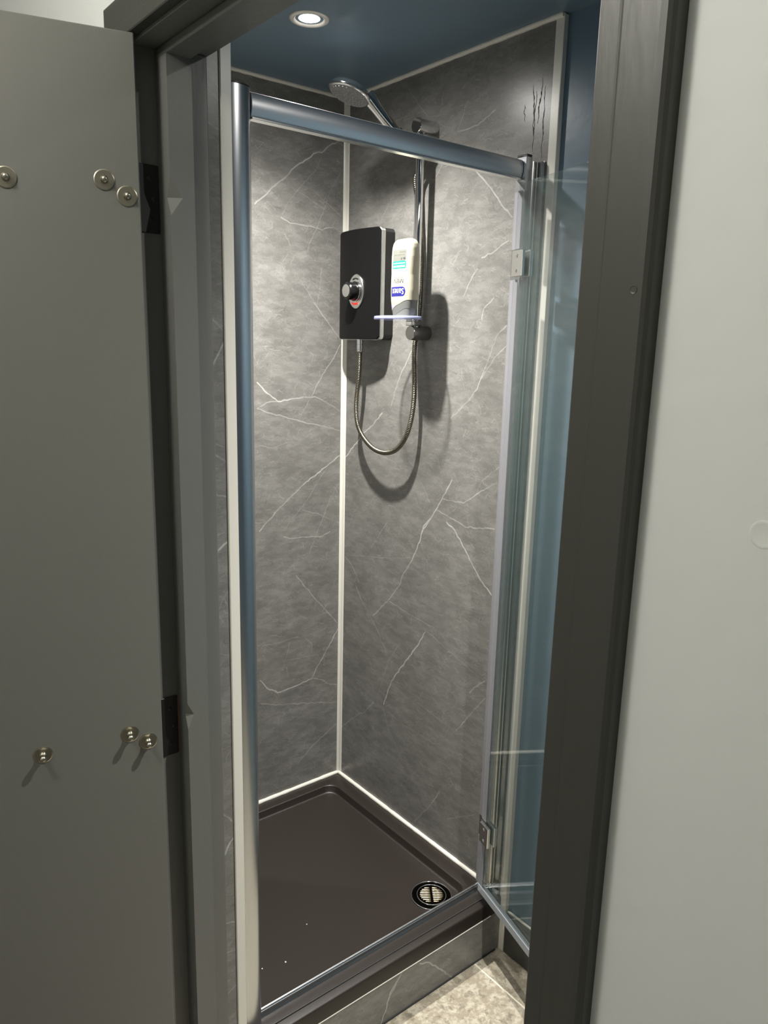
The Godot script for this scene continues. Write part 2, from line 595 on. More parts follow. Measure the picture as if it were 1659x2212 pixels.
func shell() -> void:
	var far := 2.95       # the bathroom's end wall
	var fl := struct("floor", "bathroom floor of beige and brown stone-look tiles", "floor", Vector3(-1.0, -0.12, -0.2), Vector3(0.12, -0.0008, far + 0.1), M.grout)
	var rng := RandomNumberGenerator.new()
	rng.seed = 3
	for row in 8:
		for col in 3:
			var x1 := -0.092 - 0.61 * (col - 1) - 0.0018
			var x0 := x1 - 0.61 + 0.0036
			x1 = minf(x1, 0.0098)
			x0 = maxf(x0, -0.90)
			var z0 := 0.742 + 0.305 * row + 0.0008 - (0.06 if row > 0 else 0.0)
			var z1 := minf(0.742 + 0.305 * (row + 1) - 0.06 - 0.0008, far)
			if x1 - x0 < 0.02:
				continue
			var s := S()
			box(s, Vector3(x0, -0.006, z0), Vector3(x1, 0.0, z1), 0.0012)
			mk("tile", s, M.floor, fl)
	struct("ceiling", "dark blue painted bathroom ceiling", "ceiling", Vector3(-0.86, CEIL, -0.1), Vector3(0.1, CEIL + 0.1, far + 0.1), M.blue)
	struct("wall_back", "dark blue painted wall behind the shower panels", "wall", Vector3(-0.86, -0.1, -0.13), Vector3(0.12, CEIL + 0.1, -0.011), M.blue)
	struct("wall_right", "dark blue painted bathroom wall on the right, seen above and through the open glass door", "wall", Vector3(0.0105, -0.1, -0.1), Vector3(0.13, CEIL + 0.1, far + 0.1), M.blue)
	struct("wall_end", "dark blue painted end wall of the bathroom", "wall", Vector3(-0.9, -0.1, far), Vector3(0.12, CEIL + 0.1, far + 0.12), M.blue)
	# the wall with the door: white towards the hallway, blue plaster skin towards the bathroom
	var y1 := 2.44
	var parts := [["wall_left", -0.70, 0.72, 0.0, y1], ["wall_hallway", 1.565, 3.3, 0.0, y1], ["wall_over_door", 0.72, 1.565, 2.095, y1]]
	var labels := ["white painted hallway wall behind the open grey door", "white painted hallway wall on the right of the door frame", "white painted wall above the door frame"]
	for i in 3:
		var p: Array = parts[i]
		var o := struct(p[0], labels[i], "wall", Vector3(HALL, p[3] - 0.1, p[1]), Vector3(ROOM - 0.008, p[4], p[2]), M.white_wall)
		var lo := Vector3(ROOM - 0.008, p[3] - 0.1, maxf(p[1], -0.1))
		var hi := Vector3(ROOM, minf(p[4], CEIL), minf(p[2], far + 0.05))
		var s := S()
		box(s, lo, hi, 0.0003)
		tag(mk("plaster", s, M.blue, o), "dark blue painted bathroom side")
	# hallway
	struct("floor", "hallway floor in front of the bathroom door", "floor", Vector3(-2.75, -0.12, -0.7), Vector3(-1.0, -0.002, 3.3), flat(rgb(120, 112, 102), 0.7))
	struct("ceiling", "white hallway ceiling", "ceiling", Vector3(-2.75, 2.40, -0.7), Vector3(ROOM - 0.02, 2.5, 3.3), M.white_wall)
	struct("wall_hallway_far", "white painted wall across the hallway", "wall", Vector3(-2.75, -0.1, -0.7), Vector3(-2.6, 2.45, 3.3), M.white_wall)
	struct("wall_hallway_end", "white painted end wall of the hallway behind the open door", "wall", Vector3(-2.75, -0.1, -0.82), Vector3(HALL, 2.45, -0.7), M.white_wall)
	struct("wall_hallway_near", "white painted end wall of the hallway behind the viewer", "wall", Vector3(-2.75, -0.1, 3.3), Vector3(HALL + 0.1, 2.45, 3.42), M.white_wall)
	# skirting boards of the bathroom
	skirt("baseboard_right", "dark grey skirting board along the blue wall behind the glass door", Vector3(-0.0035, 0, 0.764), Vector3(0.0115, 0.118, far), 0)
	skirt("baseboard_end", "dark grey skirting board along the bathroom's end wall", Vector3(-0.80, 0, far - 0.014), Vector3(-0.015, 0.118, far + 0.001), 2)
	var o2 := S()
	var pts := PackedVector3Array([Vector3(0.0060, 0.1195, 0.766), Vector3(0.0060, 0.1195, far - 0.02)])
	tube(o2, pts, PackedFloat32Array([0.0035, 0.0035]), 8)
	tag(mk("trim", o2, M.trim_white), "cream sealant line along the top of the skirting board", "sealant", "structure")
	# sealed knock in the plaster of the white wall
	var dent := S()
	lathe(dent, [Vector2(0.0090, 0.0), Vector2(0.0080, 0.0004), Vector2(0.0070, 0.0002), Vector2(0.0, 0.0001)], 20, Vector3(HALL, 1.4600, 1.6960), true, Vector3(-1, 0, 0))
	tag(mk("wall_plug", dent, M.white_wall), "small round painted-over plug in the white hallway wall", "plug")

func skirt(called: String, label: String, lo: Vector3, hi: Vector3, _axis: int) -> void:
	var s := S()
	box(s, lo, hi, 0.003)
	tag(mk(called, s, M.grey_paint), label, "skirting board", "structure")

# ---------------------------------------------------------------- panels, trims and beads on the shower walls

func cladding() -> void:
	var back := get_node("wall_back")
	var right := get_node("wall_right")
	var left := get_node("wall_left")
	var s := S()
	box(s, Vector3(-0.756, 0.150, -0.011), Vector3(-0.001, CEIL - 0.001, 0.0), 0.0005)
	tag(mk("marble_panel", s, M.stone_back, back), "grey stone-effect shower panel")
	s = S()
	box(s, Vector3(0.0, 0.0, 0.001), Vector3(0.0103, CEIL - 0.001, 0.744), 0.0005)
	var rp := mk("marble_panel", s, M.stone_right, right)
	rp.position.x += 0.0
	tag(rp, "grey stone-effect shower panel")
	s = S()
	box(s, Vector3(-0.757, 0.0, 0.001), Vector3(-0.746, CEIL - 0.001, 0.7255), 0.0005)
	tag(mk("marble_panel", s, M.stone_right, left), "grey stone-effect shower panel")
	s = S()
	box(s, Vector3(-0.799, 0.0, 0.001), Vector3(-0.7575, CEIL - 0.001, 0.7255), 0.0005)
	mk("packing", s, M.blue, left)
	# the narrow return between the end trim and the door lining
	s = S()
	box(s, Vector3(-0.8000, 0.0, 0.7260), Vector3(-0.7745, CEIL - 0.002, 0.7480), 0.0005)
	tag(mk("marble_strip", s, M.stone_back, left), "narrow stone-effect strip beside the door lining")
	# trims
	trim(Vector3(-0.7740, 0.0, 0.7260), Vector3(-0.7545, CEIL - 0.002, 0.7520), "white plastic end trim beside the chrome post on the left", 0.0015)
	s = S()
	var tr := PackedVector2Array([Vector2(0.0102, 0.7405), Vector2(0.0102, 0.762), Vector2(-0.0018, 0.762), Vector2(-0.0022, 0.7605), Vector2(-0.0020, 0.7405)])
	upright(s, tr, 0.0, CEIL - 0.002)
	tag(mk("trim", s, M.trim_white), "white plastic end trim on the right where stone panel meets blue wall", "trim", "structure")
	# inner corner: two flanges and a hollow
	for c in [[0.0, 1.0, "white plastic corner strip from tray to ceiling between back and right panels"], [-0.746, -1.0, "white plastic corner strip between back and left panels"]]:
		s = S()
		var x: float = c[0]
		var d: float = c[1]
		var x_face: float = x
		var poly := PackedVector2Array([Vector2(x_face, -0.0005), Vector2(x_face - d * 0.0085, -0.0005), Vector2(x_face - d * 0.0085, 0.0015), Vector2(x_face - d * 0.006, 0.0035)])
		poly.append_array(PackedVector2Array([Vector2(x_face - d * 0.0035, 0.007), Vector2(x_face - d * 0.002, 0.0145), Vector2(x_face, 0.0170)]))
		upright(s, poly, TRAY, CEIL - 0.003)
		tag(mk("trim", s, M.trim_white), c[2], "trim", "structure")
	# sealant beads
	bead(Vector3(-0.74, TRAY + 0.001, 0.002), Vector3(-0.008, TRAY + 0.001, 0.002), 0.0065, "white sealant bead between tray and back panel")
	bead(Vector3(-0.002, TRAY + 0.001, 0.004), Vector3(-0.002, TRAY + 0.001, 0.735), 0.0065, "white sealant bead between tray and right panel")
	bead(Vector3(-0.744, TRAY + 0.001, 0.004), Vector3(-0.744, TRAY + 0.001, 0.68), 0.0065, "white sealant bead between tray and left panel")
	bead(Vector3(-0.745, CEIL - 0.002, 0.002), Vector3(-0.004, CEIL - 0.002, 0.002), 0.0055, "white sealant bead along the ceiling above the back panel")
	bead(Vector3(-0.002, CEIL - 0.002, 0.004), Vector3(-0.002, CEIL - 0.002, 0.760), 0.0060, "white sealant bead along the ceiling above the right panel")
	bead(Vector3(-0.744, CEIL - 0.002, 0.004), Vector3(-0.744, CEIL - 0.002, 0.742), 0.0055, "white sealant bead along the ceiling above the left panel")

	# clear sealant smeared down the panel near the trim
	var rng := RandomNumberGenerator.new()
	rng.seed = 77
	s = S()
	for run in [[0.686, 2.120, 2.020], [0.697, 2.105, 1.985], [0.711, 2.128, 2.040], [0.722, 2.110, 1.965], [0.664, 2.085, 2.050]]:
		var pts := PackedVector3Array()
		var rad := PackedFloat32Array()
		var zz: float = run[0]
		for k in 26:
			zz += rng.randf_range(-0.0016, 0.0016)
			pts.append(Vector3(-0.0001, lerpf(run[1], run[2], k / 25.0), zz))
			rad.append(0.0003 + 0.0016 * rng.randf() * sin(PI * (k + 0.5) / 26.0))
		tube(s, pts, rad, 10, true, 1.0)
	var sm := mk("sealant_smear", s, M.smear, right)
	tag(sm, "shiny clear sealant smears")

func upright(s: SurfaceTool, poly: PackedVector2Array, y0: float, y1: float, smooth := false) -> void:
	# poly in (x, z); the frame's axes are x, z and y
	extrude(s, poly, y1 - y0, Transform3D(Basis(Vector3.RIGHT, Vector3(0, 0, 1), Vector3.UP), Vector3(0, y0, 0)), smooth)

func trim(lo: Vector3, hi: Vector3, label: String, bev: float) -> void:
	var s := S()
	box(s, lo, hi, bev)
	tag(mk("trim", s, M.trim_white), label, "trim", "structure")

func bead(a: Vector3, b: Vector3, r: float, label: String) -> void:
	var s := S()
	var pts := PackedVector3Array()
	var rad := PackedFloat32Array()
	var n := 40
	var rng := RandomNumberGenerator.new()
	rng.seed = int(a.x * 1000.0) + int(b.z * 777.0) + int(a.y * 91.0)
	for i in n + 1:
		pts.append(a.lerp(b, float(i) / n))
		rad.append(r * rng.randf_range(0.90, 1.12))
	tube(s, pts, rad, 10)
	tag(mk("trim", s, M.trim_white), label, "sealant", "structure")

# ---------------------------------------------------------------- door frame

func door_casing() -> void:
	var t := thing("trim", "dark grey painted door frame with stop, black hinges and moulded architrave", "door frame", Vector3(HALL, 0, 0.757), "structure")
	var zr := 1.545        # rebate face of the right jamb
	# linings
	var s := S()
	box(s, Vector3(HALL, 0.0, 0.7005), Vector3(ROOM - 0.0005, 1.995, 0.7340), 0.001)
	mk("jamb", s, M.lit_grey_paint, t)
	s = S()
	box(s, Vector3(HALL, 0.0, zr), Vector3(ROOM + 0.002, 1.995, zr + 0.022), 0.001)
	mk("jamb", s, M.lit_grey_paint, t)
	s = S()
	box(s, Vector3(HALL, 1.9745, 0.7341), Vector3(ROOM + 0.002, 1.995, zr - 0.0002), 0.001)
	mk("head", s, M.lit_grey_paint, t)
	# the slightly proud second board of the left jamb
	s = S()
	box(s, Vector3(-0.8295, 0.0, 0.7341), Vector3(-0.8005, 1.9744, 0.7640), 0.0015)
	mk("jamb_board", s, M.lit_grey_paint, t)
	# stops; the left one has two knocks out of its edge
	stop_left(t)
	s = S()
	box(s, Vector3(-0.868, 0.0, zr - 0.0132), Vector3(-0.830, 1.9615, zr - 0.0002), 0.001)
	mk("stop", s, M.lit_grey_paint, t)
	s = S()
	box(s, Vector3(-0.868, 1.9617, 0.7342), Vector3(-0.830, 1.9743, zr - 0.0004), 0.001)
	mk("stop", s, M.lit_grey_paint, t)
	# architrave of moulded section, mitred at the corners; (outwards from the opening, away from the wall)
	var prof := [Vector2(0.0, 0.0), Vector2(0.0, 0.0135), Vector2(0.0015, 0.0148), Vector2(0.016, 0.0150), Vector2(0.0175, 0.0147), Vector2(0.0190, 0.0150), Vector2(0.046, 0.0155), Vector2(0.0505, 0.0150), Vector2(0.053, 0.0135), Vector2(0.0545, 0.0105), Vector2(0.055, 0.007), Vector2(0.055, 0.0)]
	var inner := [Vector2(0.722, 0.0), Vector2(0.722, 1.979), Vector2(1.556, 1.979), Vector2(1.556, 0.0)]
	for leg in 3:
		s = S()
		var a: Vector2 = inner[leg]
		var b: Vector2 = inner[leg + 1]
		var rings := []
		for e in 2:
			var c := a if e == 0 else b
			var ring := PackedVector3Array()
			for q in prof:
				var o := Vector2.ZERO
				if leg == 0:
					o = Vector2(-q.x, q.x if e == 1 else 0.0)
				elif leg == 1:
					o = Vector2(-q.x if e == 0 else q.x, q.x)
				else:
					o = Vector2(q.x, q.x if e == 0 else 0.0)
				ring.append(Vector3(HALL - q.y, c.y + o.y, c.x + o.x))
			rings.append(ring)
		skin(s, rings, true, -1)
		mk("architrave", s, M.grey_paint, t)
	s = S()
	lathe(s, [Vector2(0.0034, 0.0), Vector2(0.0027, 0.0005), Vector2(0.0013, 0.0001), Vector2(0.0, 0.0)], 9, Vector3(HALL - 0.0152, 1.605, 1.6005), false, Vector3(-1, 0, 0))
	mk("paint_blister", s, M.grey_paint, t)
	# black butt hinges let into the rebate, with the bare wood of the recess showing beside the lower one
	for h in [[1.722, 1.818], [0.862, 0.970]]:
		s = S()
		box(s, Vector3(-0.9040, h[0], 0.7338), Vector3(-0.8695, h[1], 0.7364), 0.0008)
		box(s, Vector3(-0.9070, h[0], 0.7338), Vector3(-0.9041, h[1], 0.7364), 0.0005)
		tag(mk("hinge_leaf", s, M.black_iron, t), "black hinge leaf")
		s = S()
		for k in 5:
			var y0: float = lerpf(h[0], h[1], k / 5.0)
			var y1: float = lerpf(h[0], h[1], (k + 1) / 5.0) - 0.0006
			lathe(s, [Vector2(0, 0), Vector2(0.0052, 0), Vector2(0.0055, 0.0004), Vector2(0.0055, y1 - y0 - 0.0004), Vector2(0.0052, y1 - y0), Vector2(0, y1 - y0)], 16, Vector3(-0.9085, y0, 0.7300))
		tag(mk("hinge_knuckle", s, M.black_iron, t), "black hinge knuckle")
		for y in [0.2, 0.5, 0.8]:
			s = S()
			lathe(s, [Vector2(0.0, 0.0009), Vector2(0.0015, 0.0009), Vector2(0.0036, 0.0004), Vector2(0.0038, 0.0)], 14, Vector3(-0.884 + (0.006 if y == 0.5 else 0.0), lerpf(h[0], h[1], y), 0.7363), true, Vector3(0, 0, 1))
			mk("screw", s, M.black_satin, t)
	s = S()
	box(s, Vector3(-0.8694, 0.865, 0.7341), Vector3(-0.8682, 0.968, 0.7370), 0.0003)
	tag(mk("bare_edge", s, M.bare_wood, t), "bare wood at the edge of the hinge recess")

func stop_left(t: Node3D) -> void:
	var x0 := -0.868
	var x1 := -0.830
	var zb := 0.7341
	var zf := 0.7735
	var notches := [[1.745, 1.771, 1.800, 0.019, 0.0125], [0.921, 0.946, 0.968, 0.011, 0.010]]
	var s := S()
	var chip := S()
	var y := 0.0
	var spans := []
	var order := [notches[1], notches[0]]
	for n in order:
		spans.append([y, n[0]])
		y = n[2]
		# the face and the side round the knock
		var A := Vector3(x0, n[0], zf)
		var B := Vector3(x0, n[2], zf)
		var F := Vector3(x0 + n[3], n[1], zf)
		var G := Vector3(x0, n[1], zf - n[4])
		var fz := Vector3(0, 0, 1)
		T(s, A, F, Vector3(x1, n[0], zf), fz)
		T(s, F, Vector3(x1, n[2], zf), Vector3(x1, n[0], zf), fz)
		T(s, F, B, Vector3(x1, n[2], zf), fz)
		var fx := Vector3(-1, 0, 0)
		T(s, A, G, Vector3(x0, n[0], zb), fx)
		T(s, G, Vector3(x0, n[2], zb), Vector3(x0, n[0], zb), fx)
		T(s, G, B, Vector3(x0, n[2], zb), fx)
		Q(s, Vector3(x1, n[0], zb), Vector3(x1, n[2], zb), Vector3(x1, n[2], zf), Vector3(x1, n[0], zf), Vector3(1, 0, 0))
		T(s, B, F, G, Vector3(-1, -1, 1))
		T(chip, A, F, G, Vector3(-1, 1, 1))
	spans.append([y, 1.9616])
	for p in spans:
		Q(s, Vector3(x0, p[0], zf), Vector3(x1, p[0], zf), Vector3(x1, p[1], zf), Vector3(x0, p[1], zf), Vector3(0, 0, 1))
		Q(s, Vector3(x0, p[0], zb), Vector3(x0, p[0], zf), Vector3(x0, p[1], zf), Vector3(x0, p[1], zb), Vector3(-1, 0, 0))
		Q(s, Vector3(x1, p[0], zb), Vector3(x1, p[0], zf), Vector3(x1, p[1], zf), Vector3(x1, p[1], zb), Vector3(1, 0, 0))
	Q(s, Vector3(x0, 1.9616, zb), Vector3(x1, 1.9616, zb), Vector3(x1, 1.9616, zf), Vector3(x0, 1.9616, zf), Vector3.UP)
	Q(s, Vector3(x0, 0, zb), Vector3(x1, 0, zb), Vector3(x1, 0, zf), Vector3(x0, 0, zf), Vector3.DOWN)
	var o := mk("stop", s, M.lit_grey_paint, t)
	tag(mk("chip", chip, M.bare_chip, o), "pale bare filler where the paint is knocked off")

# ---------------------------------------------------------------- the open door

func door() -> void:
	var at := Vector3(-0.912, 0.008, 0.770)
	var t := thing("door", "dark grey painted flush door standing open into the hallway, with bolts through it", "door", at, "structure")
	t.name = "door_1"
	var d := Vector3(-0.963, 0, -0.269).normalized()
	var n := Vector3(-0.269, 0, 0.963).normalized()
	var frame := Transform3D(Basis(-d, Vector3.UP, n), at)
	xf = frame
	var s := S()
	box(s, Vector3(-0.762, 0.0, -0.035), Vector3(0.0, 1.969, 0.0), 0.0015)
	xf = Transform3D.IDENTITY
	mk("leaf", s, M.door_paint, t)
	for b in [[0.173, 1.774, 0], [0.048, 1.783, 0], [0.018, 1.764, 0], [0.051, 0.935, 1], [0.023, 0.917, 1], [0.182, 0.924, 1]]:
		var p: Vector3 = at + d * b[0] + Vector3(0, b[1] - 0.008, 0)
		s = S()
		lathe(s, [Vector2(0.0, 0.0014), Vector2(0.0128, 0.0014), Vector2(0.0142, 0.0009), Vector2(0.0144, 0.0)], 32, p, false, n)
		var bolt := mk("bolt", s, M.steel, t)
		tag(bolt, "round steel washer and bolt")
		s = S()
		if b[2] == 0:
			lathe(s, [Vector2(0.0055, 0.0013), Vector2(0.0055, 0.0055), Vector2(0.005, 0.0085), Vector2(0.0035, 0.0108), Vector2(0.0, 0.0118)], 20, p, true, n)
		else:
			lathe(s, [Vector2(0.0058, 0.0013), Vector2(0.0058, 0.006), Vector2(0.0042, 0.0066), Vector2(0.0042, 0.013), Vector2(0.0055, 0.0142), Vector2(0.005, 0.0168), Vector2(0.003, 0.0188), Vector2(0.0, 0.0195)], 20, p, true, n)
		mk("dome_nut", s, M.steel, bolt)
	# latch plate side handle is out of the picture: only the lever rose on the free edge
	s = S()
	lathe(s, [Vector2(0.0, 0.008), Vector2(0.024, 0.008), Vector2(0.026, 0.006), Vector2(0.026, 0.0)], 32, at + d * 0.70 + Vector3(0, 1.0, 0), false, n)
	var rose := mk("handle_rose", s, M.steel, t)
	s = S()
	var hp := at + d * 0.70 + Vector3(0, 1.0, 0)
	tube(s, PackedVector3Array([hp + n * 0.006, hp + n * 0.045, hp + n * 0.052 - d * 0.02, hp + n * 0.052 - d * 0.11]), PackedFloat32Array([0.008, 0.008, 0.008, 0.008]), 16)
	mk("lever", s, M.steel, rose)

# ---------------------------------------------------------------- tray, plinth and drain

func tray() -> void:
	var t := thing("shower_tray", "dark brown square shower tray with raised rim and corner drain", "shower tray", Vector3(-0.38, 0.115, 0.37))
	var x0 := -0.745
	var x1 := -0.0004
	var z0 := 0.0
	var z1 := 0.7455
	var low := TRAY - 0.042
	# outline of the recess, rounded, twice: lip and bottom
	var n := 8
	var lip := PackedVector2Array()
	var cx := -0.375
	var cz := 0.3605
	for q in rounded(0.640, 0.630, 0.035, n):
		lip.append(q + Vector2(cx, cz))
	var rim := PackedVector2Array()
	for q in rounded(x1 - x0, z1 - z0, 0.004, n):
		rim.append(q + Vector2((x0 + x1) / 2, (z0 + z1) / 2))
	var ring := func(inset: float, y: float, src: PackedVector2Array, c: Vector2) -> PackedVector3Array:
		var o := PackedVector3Array()
		for q in src:
			var g: Vector2 = q - c
			var k: Vector2 = q - Vector2(signf(g.x) * inset, signf(g.y) * inset)
			o.append(Vector3(k.x, y, k.y))
		return o
	var s := S()
	var c0 := Vector2((x0 + x1) / 2, (z0 + z1) / 2)
	var c1 := Vector2(cx, cz)
	var rings := [ring.call(0.0, low, rim, c0), ring.call(0.0, TRAY - 0.0045, rim, c0), ring.call(0.0016, TRAY - 0.0012, rim, c0), ring.call(0.005, TRAY, rim, c0), ring.call(-0.002, TRAY, lip, c1), ring.call(0.0002, TRAY - 0.0008, lip, c1), ring.call(0.0012, TRAY - 0.0030, lip, c1), ring.call(0.0045, TRAY - 0.0190, lip, c1), ring.call(0.0065, TRAY - 0.0218, lip, c1), ring.call(0.0110, TRAY - 0.0228, lip, c1)]
	var m: int = rings[0].size()
	for i in rings.size() - 1:
		for k in m:
			var j := (k + 1) % m
			var mid: Vector3 = rings[i][k] - Vector3(c0.x, 0, c0.y)
			var out := Vector3(mid.x, 0, mid.z) if i < 2 else Vector3.UP
			Q(s, rings[i][k], rings[i + 1][k], rings[i + 1][j], rings[i][j], out, 1)
	# bottom, falling a little towards the drain
	var dr := Vector3(-0.128, TRAY - 0.0258, 0.612)
	var last: PackedVector3Array = rings[-1]
	for k in m:
		T(s, last[k], last[(k + 1) % m], dr, Vector3.UP, 1)
	mk("basin", s, M.tray, t)
	s = S()
	box(s, Vector3(x0 + 0.02, low - 0.01, z0 + 0.02), Vector3(x1 - 0.02, low + 0.004, z1 - 0.02), 0.002)
	mk("underside", s, M.tray, t)
	# the drain: chrome cover and grate bars with reflections painted in, raised ring
	var dp := dr + Vector3(0, 0.0006, 0)
	s = S()
	lathe(s, [Vector2(0.0, 0.0035), Vector2(0.036, 0.0035), Vector2(0.040, 0.0028), Vector2(0.044, 0.0030), Vector2(0.050, 0.0024), Vector2(0.0545, 0.0010), Vector2(0.0545, -0.003)], 56, dp)
	var cover := mk("drain_cover", s, M.chrome_dark_reflection, t)
	tag(cover, "round chrome drain cover with a dark reflection painted in")
	for r in [0.0535, 0.0385]:
		s = S()
		var pts := PackedVector3Array()
		var rad := PackedFloat32Array()
		for k in 57:
			pts.append(dp + Vector3(cos(TAU * k / 56) * r, 0.0018 if r > 0.05 else 0.0036, sin(TAU * k / 56) * r))
			rad.append(0.0011)
		tube(s, pts, rad, 8)
		mk("drain_ring", s, M.chrome, cover)
	var ux := Vector3(0.80, 0, 0.60)
	var uz := Vector3(-0.60, 0, 0.80)
	for i in 9:
		var off := (i - 4) * 0.0064
		var wide := sqrt(maxf(0.0, 0.031 * 0.031 - off * off))
		for sd in [-1.0, 1.0]:
			s = S()
			var a: Vector3 = dp + uz * off + ux * sd * 0.003 + Vector3(0, 0.0042, 0)
			var b: Vector3 = dp + uz * off + ux * sd * maxf(wide, 0.010) + Vector3(0, 0.0040, 0)
			tube(s, PackedVector3Array([a, a.lerp(b, 0.1), a.lerp(b, 0.9), b]), PackedFloat32Array([0.0009, 0.0016, 0.0016, 0.0009]), 8)
			mk("grate_bar", s, M.chrome_warm_reflection, cover)
	# plinth
	var pl := thing("plinth", "grey stone-effect plinth panel under the front of the shower tray", "plinth", Vector3(-0.38, 0, 0.74))
	s = S()
	box(s, Vector3(-0.745, 0.002, 0.7375), Vector3(-0.0008, 0.1155, 0.7455), 0.0006)
	mk("panel", s, M.stone_plinth, pl)
	s = S()
	tube(s, PackedVector3Array([Vector3(-0.745, 0.1160, 0.7457), Vector3(-0.04, 0.1160, 0.7457)]), PackedFloat32Array([0.0014, 0.0014]), 8)
	tag(mk("sealant", s, M.trim_white, pl), "thin white sealant line")
	s = S()
	tube(s, PackedVector3Array([Vector3(-0.745, 0.002, 0.7462), Vector3(-0.016, 0.002, 0.7462)]), PackedFloat32Array([0.002, 0.002]), 8)
	tag(mk("sealant", s, M.rubber, pl), "dark sealant line at the floor")

# ---------------------------------------------------------------- the enclosure and its glass door

func enclosure() -> void:
	var t := thing("shower_enclosure", "polished aluminium shower enclosure frame with its hinged glass door swung open", "shower enclosure", Vector3(-0.38, TRAY, 0.70))
	# left post: flat back, bellied front, bottom corner cut round
	var s := S()
	var z := 0.6985
	var poly := PackedVector2Array()
	poly.append_array(PackedVector2Array([Vector2(-0.7455, z - 0.013), Vector2(-0.6925, z - 0.013)]))
	poly.append_array(arc(Vector2(-0.7225, z - 0.004), Vector2(0.0300, 0.0180), 0.0, PI, 22))
	upright(s, poly, TRAY + 0.0, 1.966, true)
	tag(mk("post", s, M.polished, t), "rounded polished post")
	s = S()
	var cap := PackedVector2Array()
	for q in poly:
		cap.append(Vector2(-0.7225, z) + (q - Vector2(-0.7225, z)) * 0.985)
	upright(s, cap, 1.9662, 1.9685)
	tag(mk("post_cap", s, M.dark_plastic, t), "dark grey end cap")
	# top rail: bellied face, small lip along the lower edge
	s = S()
	var y0 := 1.9245
	var y1 := 1.9625
	var ym := (y0 + y1) / 2
	var hr := (y1 - y0) / 2
	poly = PackedVector2Array([Vector2(z - 0.013, y0), Vector2(z - 0.013, y1)])
	poly.append_array(PackedVector2Array([Vector2(z + 0.0005, y1), Vector2(z + 0.0020, y1 - 0.0008)]))
	for k in range(0, 17):
		var u := 1.0 - k / 8.0
		poly.append(Vector2(z + 0.0030 + 0.0042 * (1.0 - u * u), ym + u * (hr - 0.0020)))
	poly.append_array(PackedVector2Array([Vector2(z + 0.0020, y0 + 0.0008), Vector2(z + 0.0005, y0)]))
	extrude(s, poly, 0.6935 - 0.0385, Transform3D(Basis(Vector3(0, 0, 1), Vector3.UP, Vector3(-1, 0, 0)), Vector3(-0.0385, 0, 0)), true)
	tag(mk("top_rail", s, M.rail, t), "bellied polished top rail")
	s = S()
	box(s, Vector3(-0.6930, y0 - 0.0032, z - 0.010), Vector3(-0.0390, y0 - 0.0002, z + 0.006), 0.0006)
	mk("rail_lip", s, M.satin_bright, t)
	# sill: upright lip and a sloping chrome face
	s = S()
	poly = PackedVector2Array([Vector2(0.6840, TRAY + 0.0002), Vector2(0.6840, TRAY + 0.0155), Vector2(0.6850, TRAY + 0.0165), Vector2(0.6880, TRAY + 0.0160), Vector2(0.6890, TRAY + 0.0150), Vector2(0.6893, TRAY + 0.0130)])
	poly.append_array(PackedVector2Array([Vector2(0.6905, TRAY + 0.0120), Vector2(0.6920, TRAY + 0.0060), Vector2(0.6945, TRAY + 0.0002)]))
	extrude(s, poly, 0.6935 - 0.030, Transform3D(Basis(Vector3(0, 0, 1), Vector3.UP, Vector3(-1, 0, 0)), Vector3(-0.030, 0, 0)))
	tag(mk("sill", s, M.polished, t), "low polished sill")
	s = S()
	tube(s, PackedVector3Array([Vector3(-0.69, TRAY + 0.0016, 0.7235), Vector3(-0.4, TRAY + 0.0012, 0.7228), Vector3(-0.05, TRAY + 0.0016, 0.7235)]), PackedFloat32Array([0.0015, 0.0011, 0.0015]), 8)
	tag(mk("sealant", s, M.dark_plastic, t), "dark sealant line in front of the sill")
	# hinge-side jamb: the wall channel with its ribs and the square adjuster that slides in it
	s = S()
	box(s, Vector3(-0.0370, TRAY + 0.002, 0.683), Vector3(-0.0180, 1.9690, 0.7140), 0.002)
	tag(mk("jamb_block", s, M.polished, t), "polished hinge-side upright")
	s = S()
	box(s, Vector3(-0.0360, 1.9692, 0.684), Vector3(-0.0190, 1.9730, 0.7130), 0.001)
	mk("jamb_cap", s, M.dark_plastic, t)
	s = S()
	poly = PackedVector2Array([Vector2(-0.0003, 0.684), Vector2(-0.0178, 0.684), Vector2(-0.0178, 0.7135)])
	poly.append_array(PackedVector2Array([Vector2(-0.0160, 0.7150), Vector2(-0.0135, 0.7150), Vector2(-0.0130, 0.7110), Vector2(-0.0095, 0.7110), Vector2(-0.0090, 0.7170), Vector2(-0.0065, 0.7180)]))
	poly.append_array(PackedVector2Array([Vector2(-0.0060, 0.7140), Vector2(-0.0035, 0.7140), Vector2(-0.0030, 0.7340), Vector2(-0.0003, 0.7285)]))
	upright(s, poly, TRAY + 0.002, 1.9600)
	tag(mk("wall_channel", s, M.satin_bright, t), "ribbed wall channel")
	# glass door, swung out towards the hallway door
	var at := Vector3(-0.0625, 0.0, 0.7200)
	var d := Vector3(-0.28, 0, 0.96).normalized()
	var n := Vector3(-0.96, 0, -0.28).normalized()
	xf = Transform3D(Basis(d, Vector3.UP, n), at)
	s = S()
	box(s, Vector3(0.0, 0.203, -0.006), Vector3(0.610, 1.907, 0.0), 0.0006)
	var g := mk("glass_door", s, M.glass, t)
	tag(g, "clear frameless glass door")
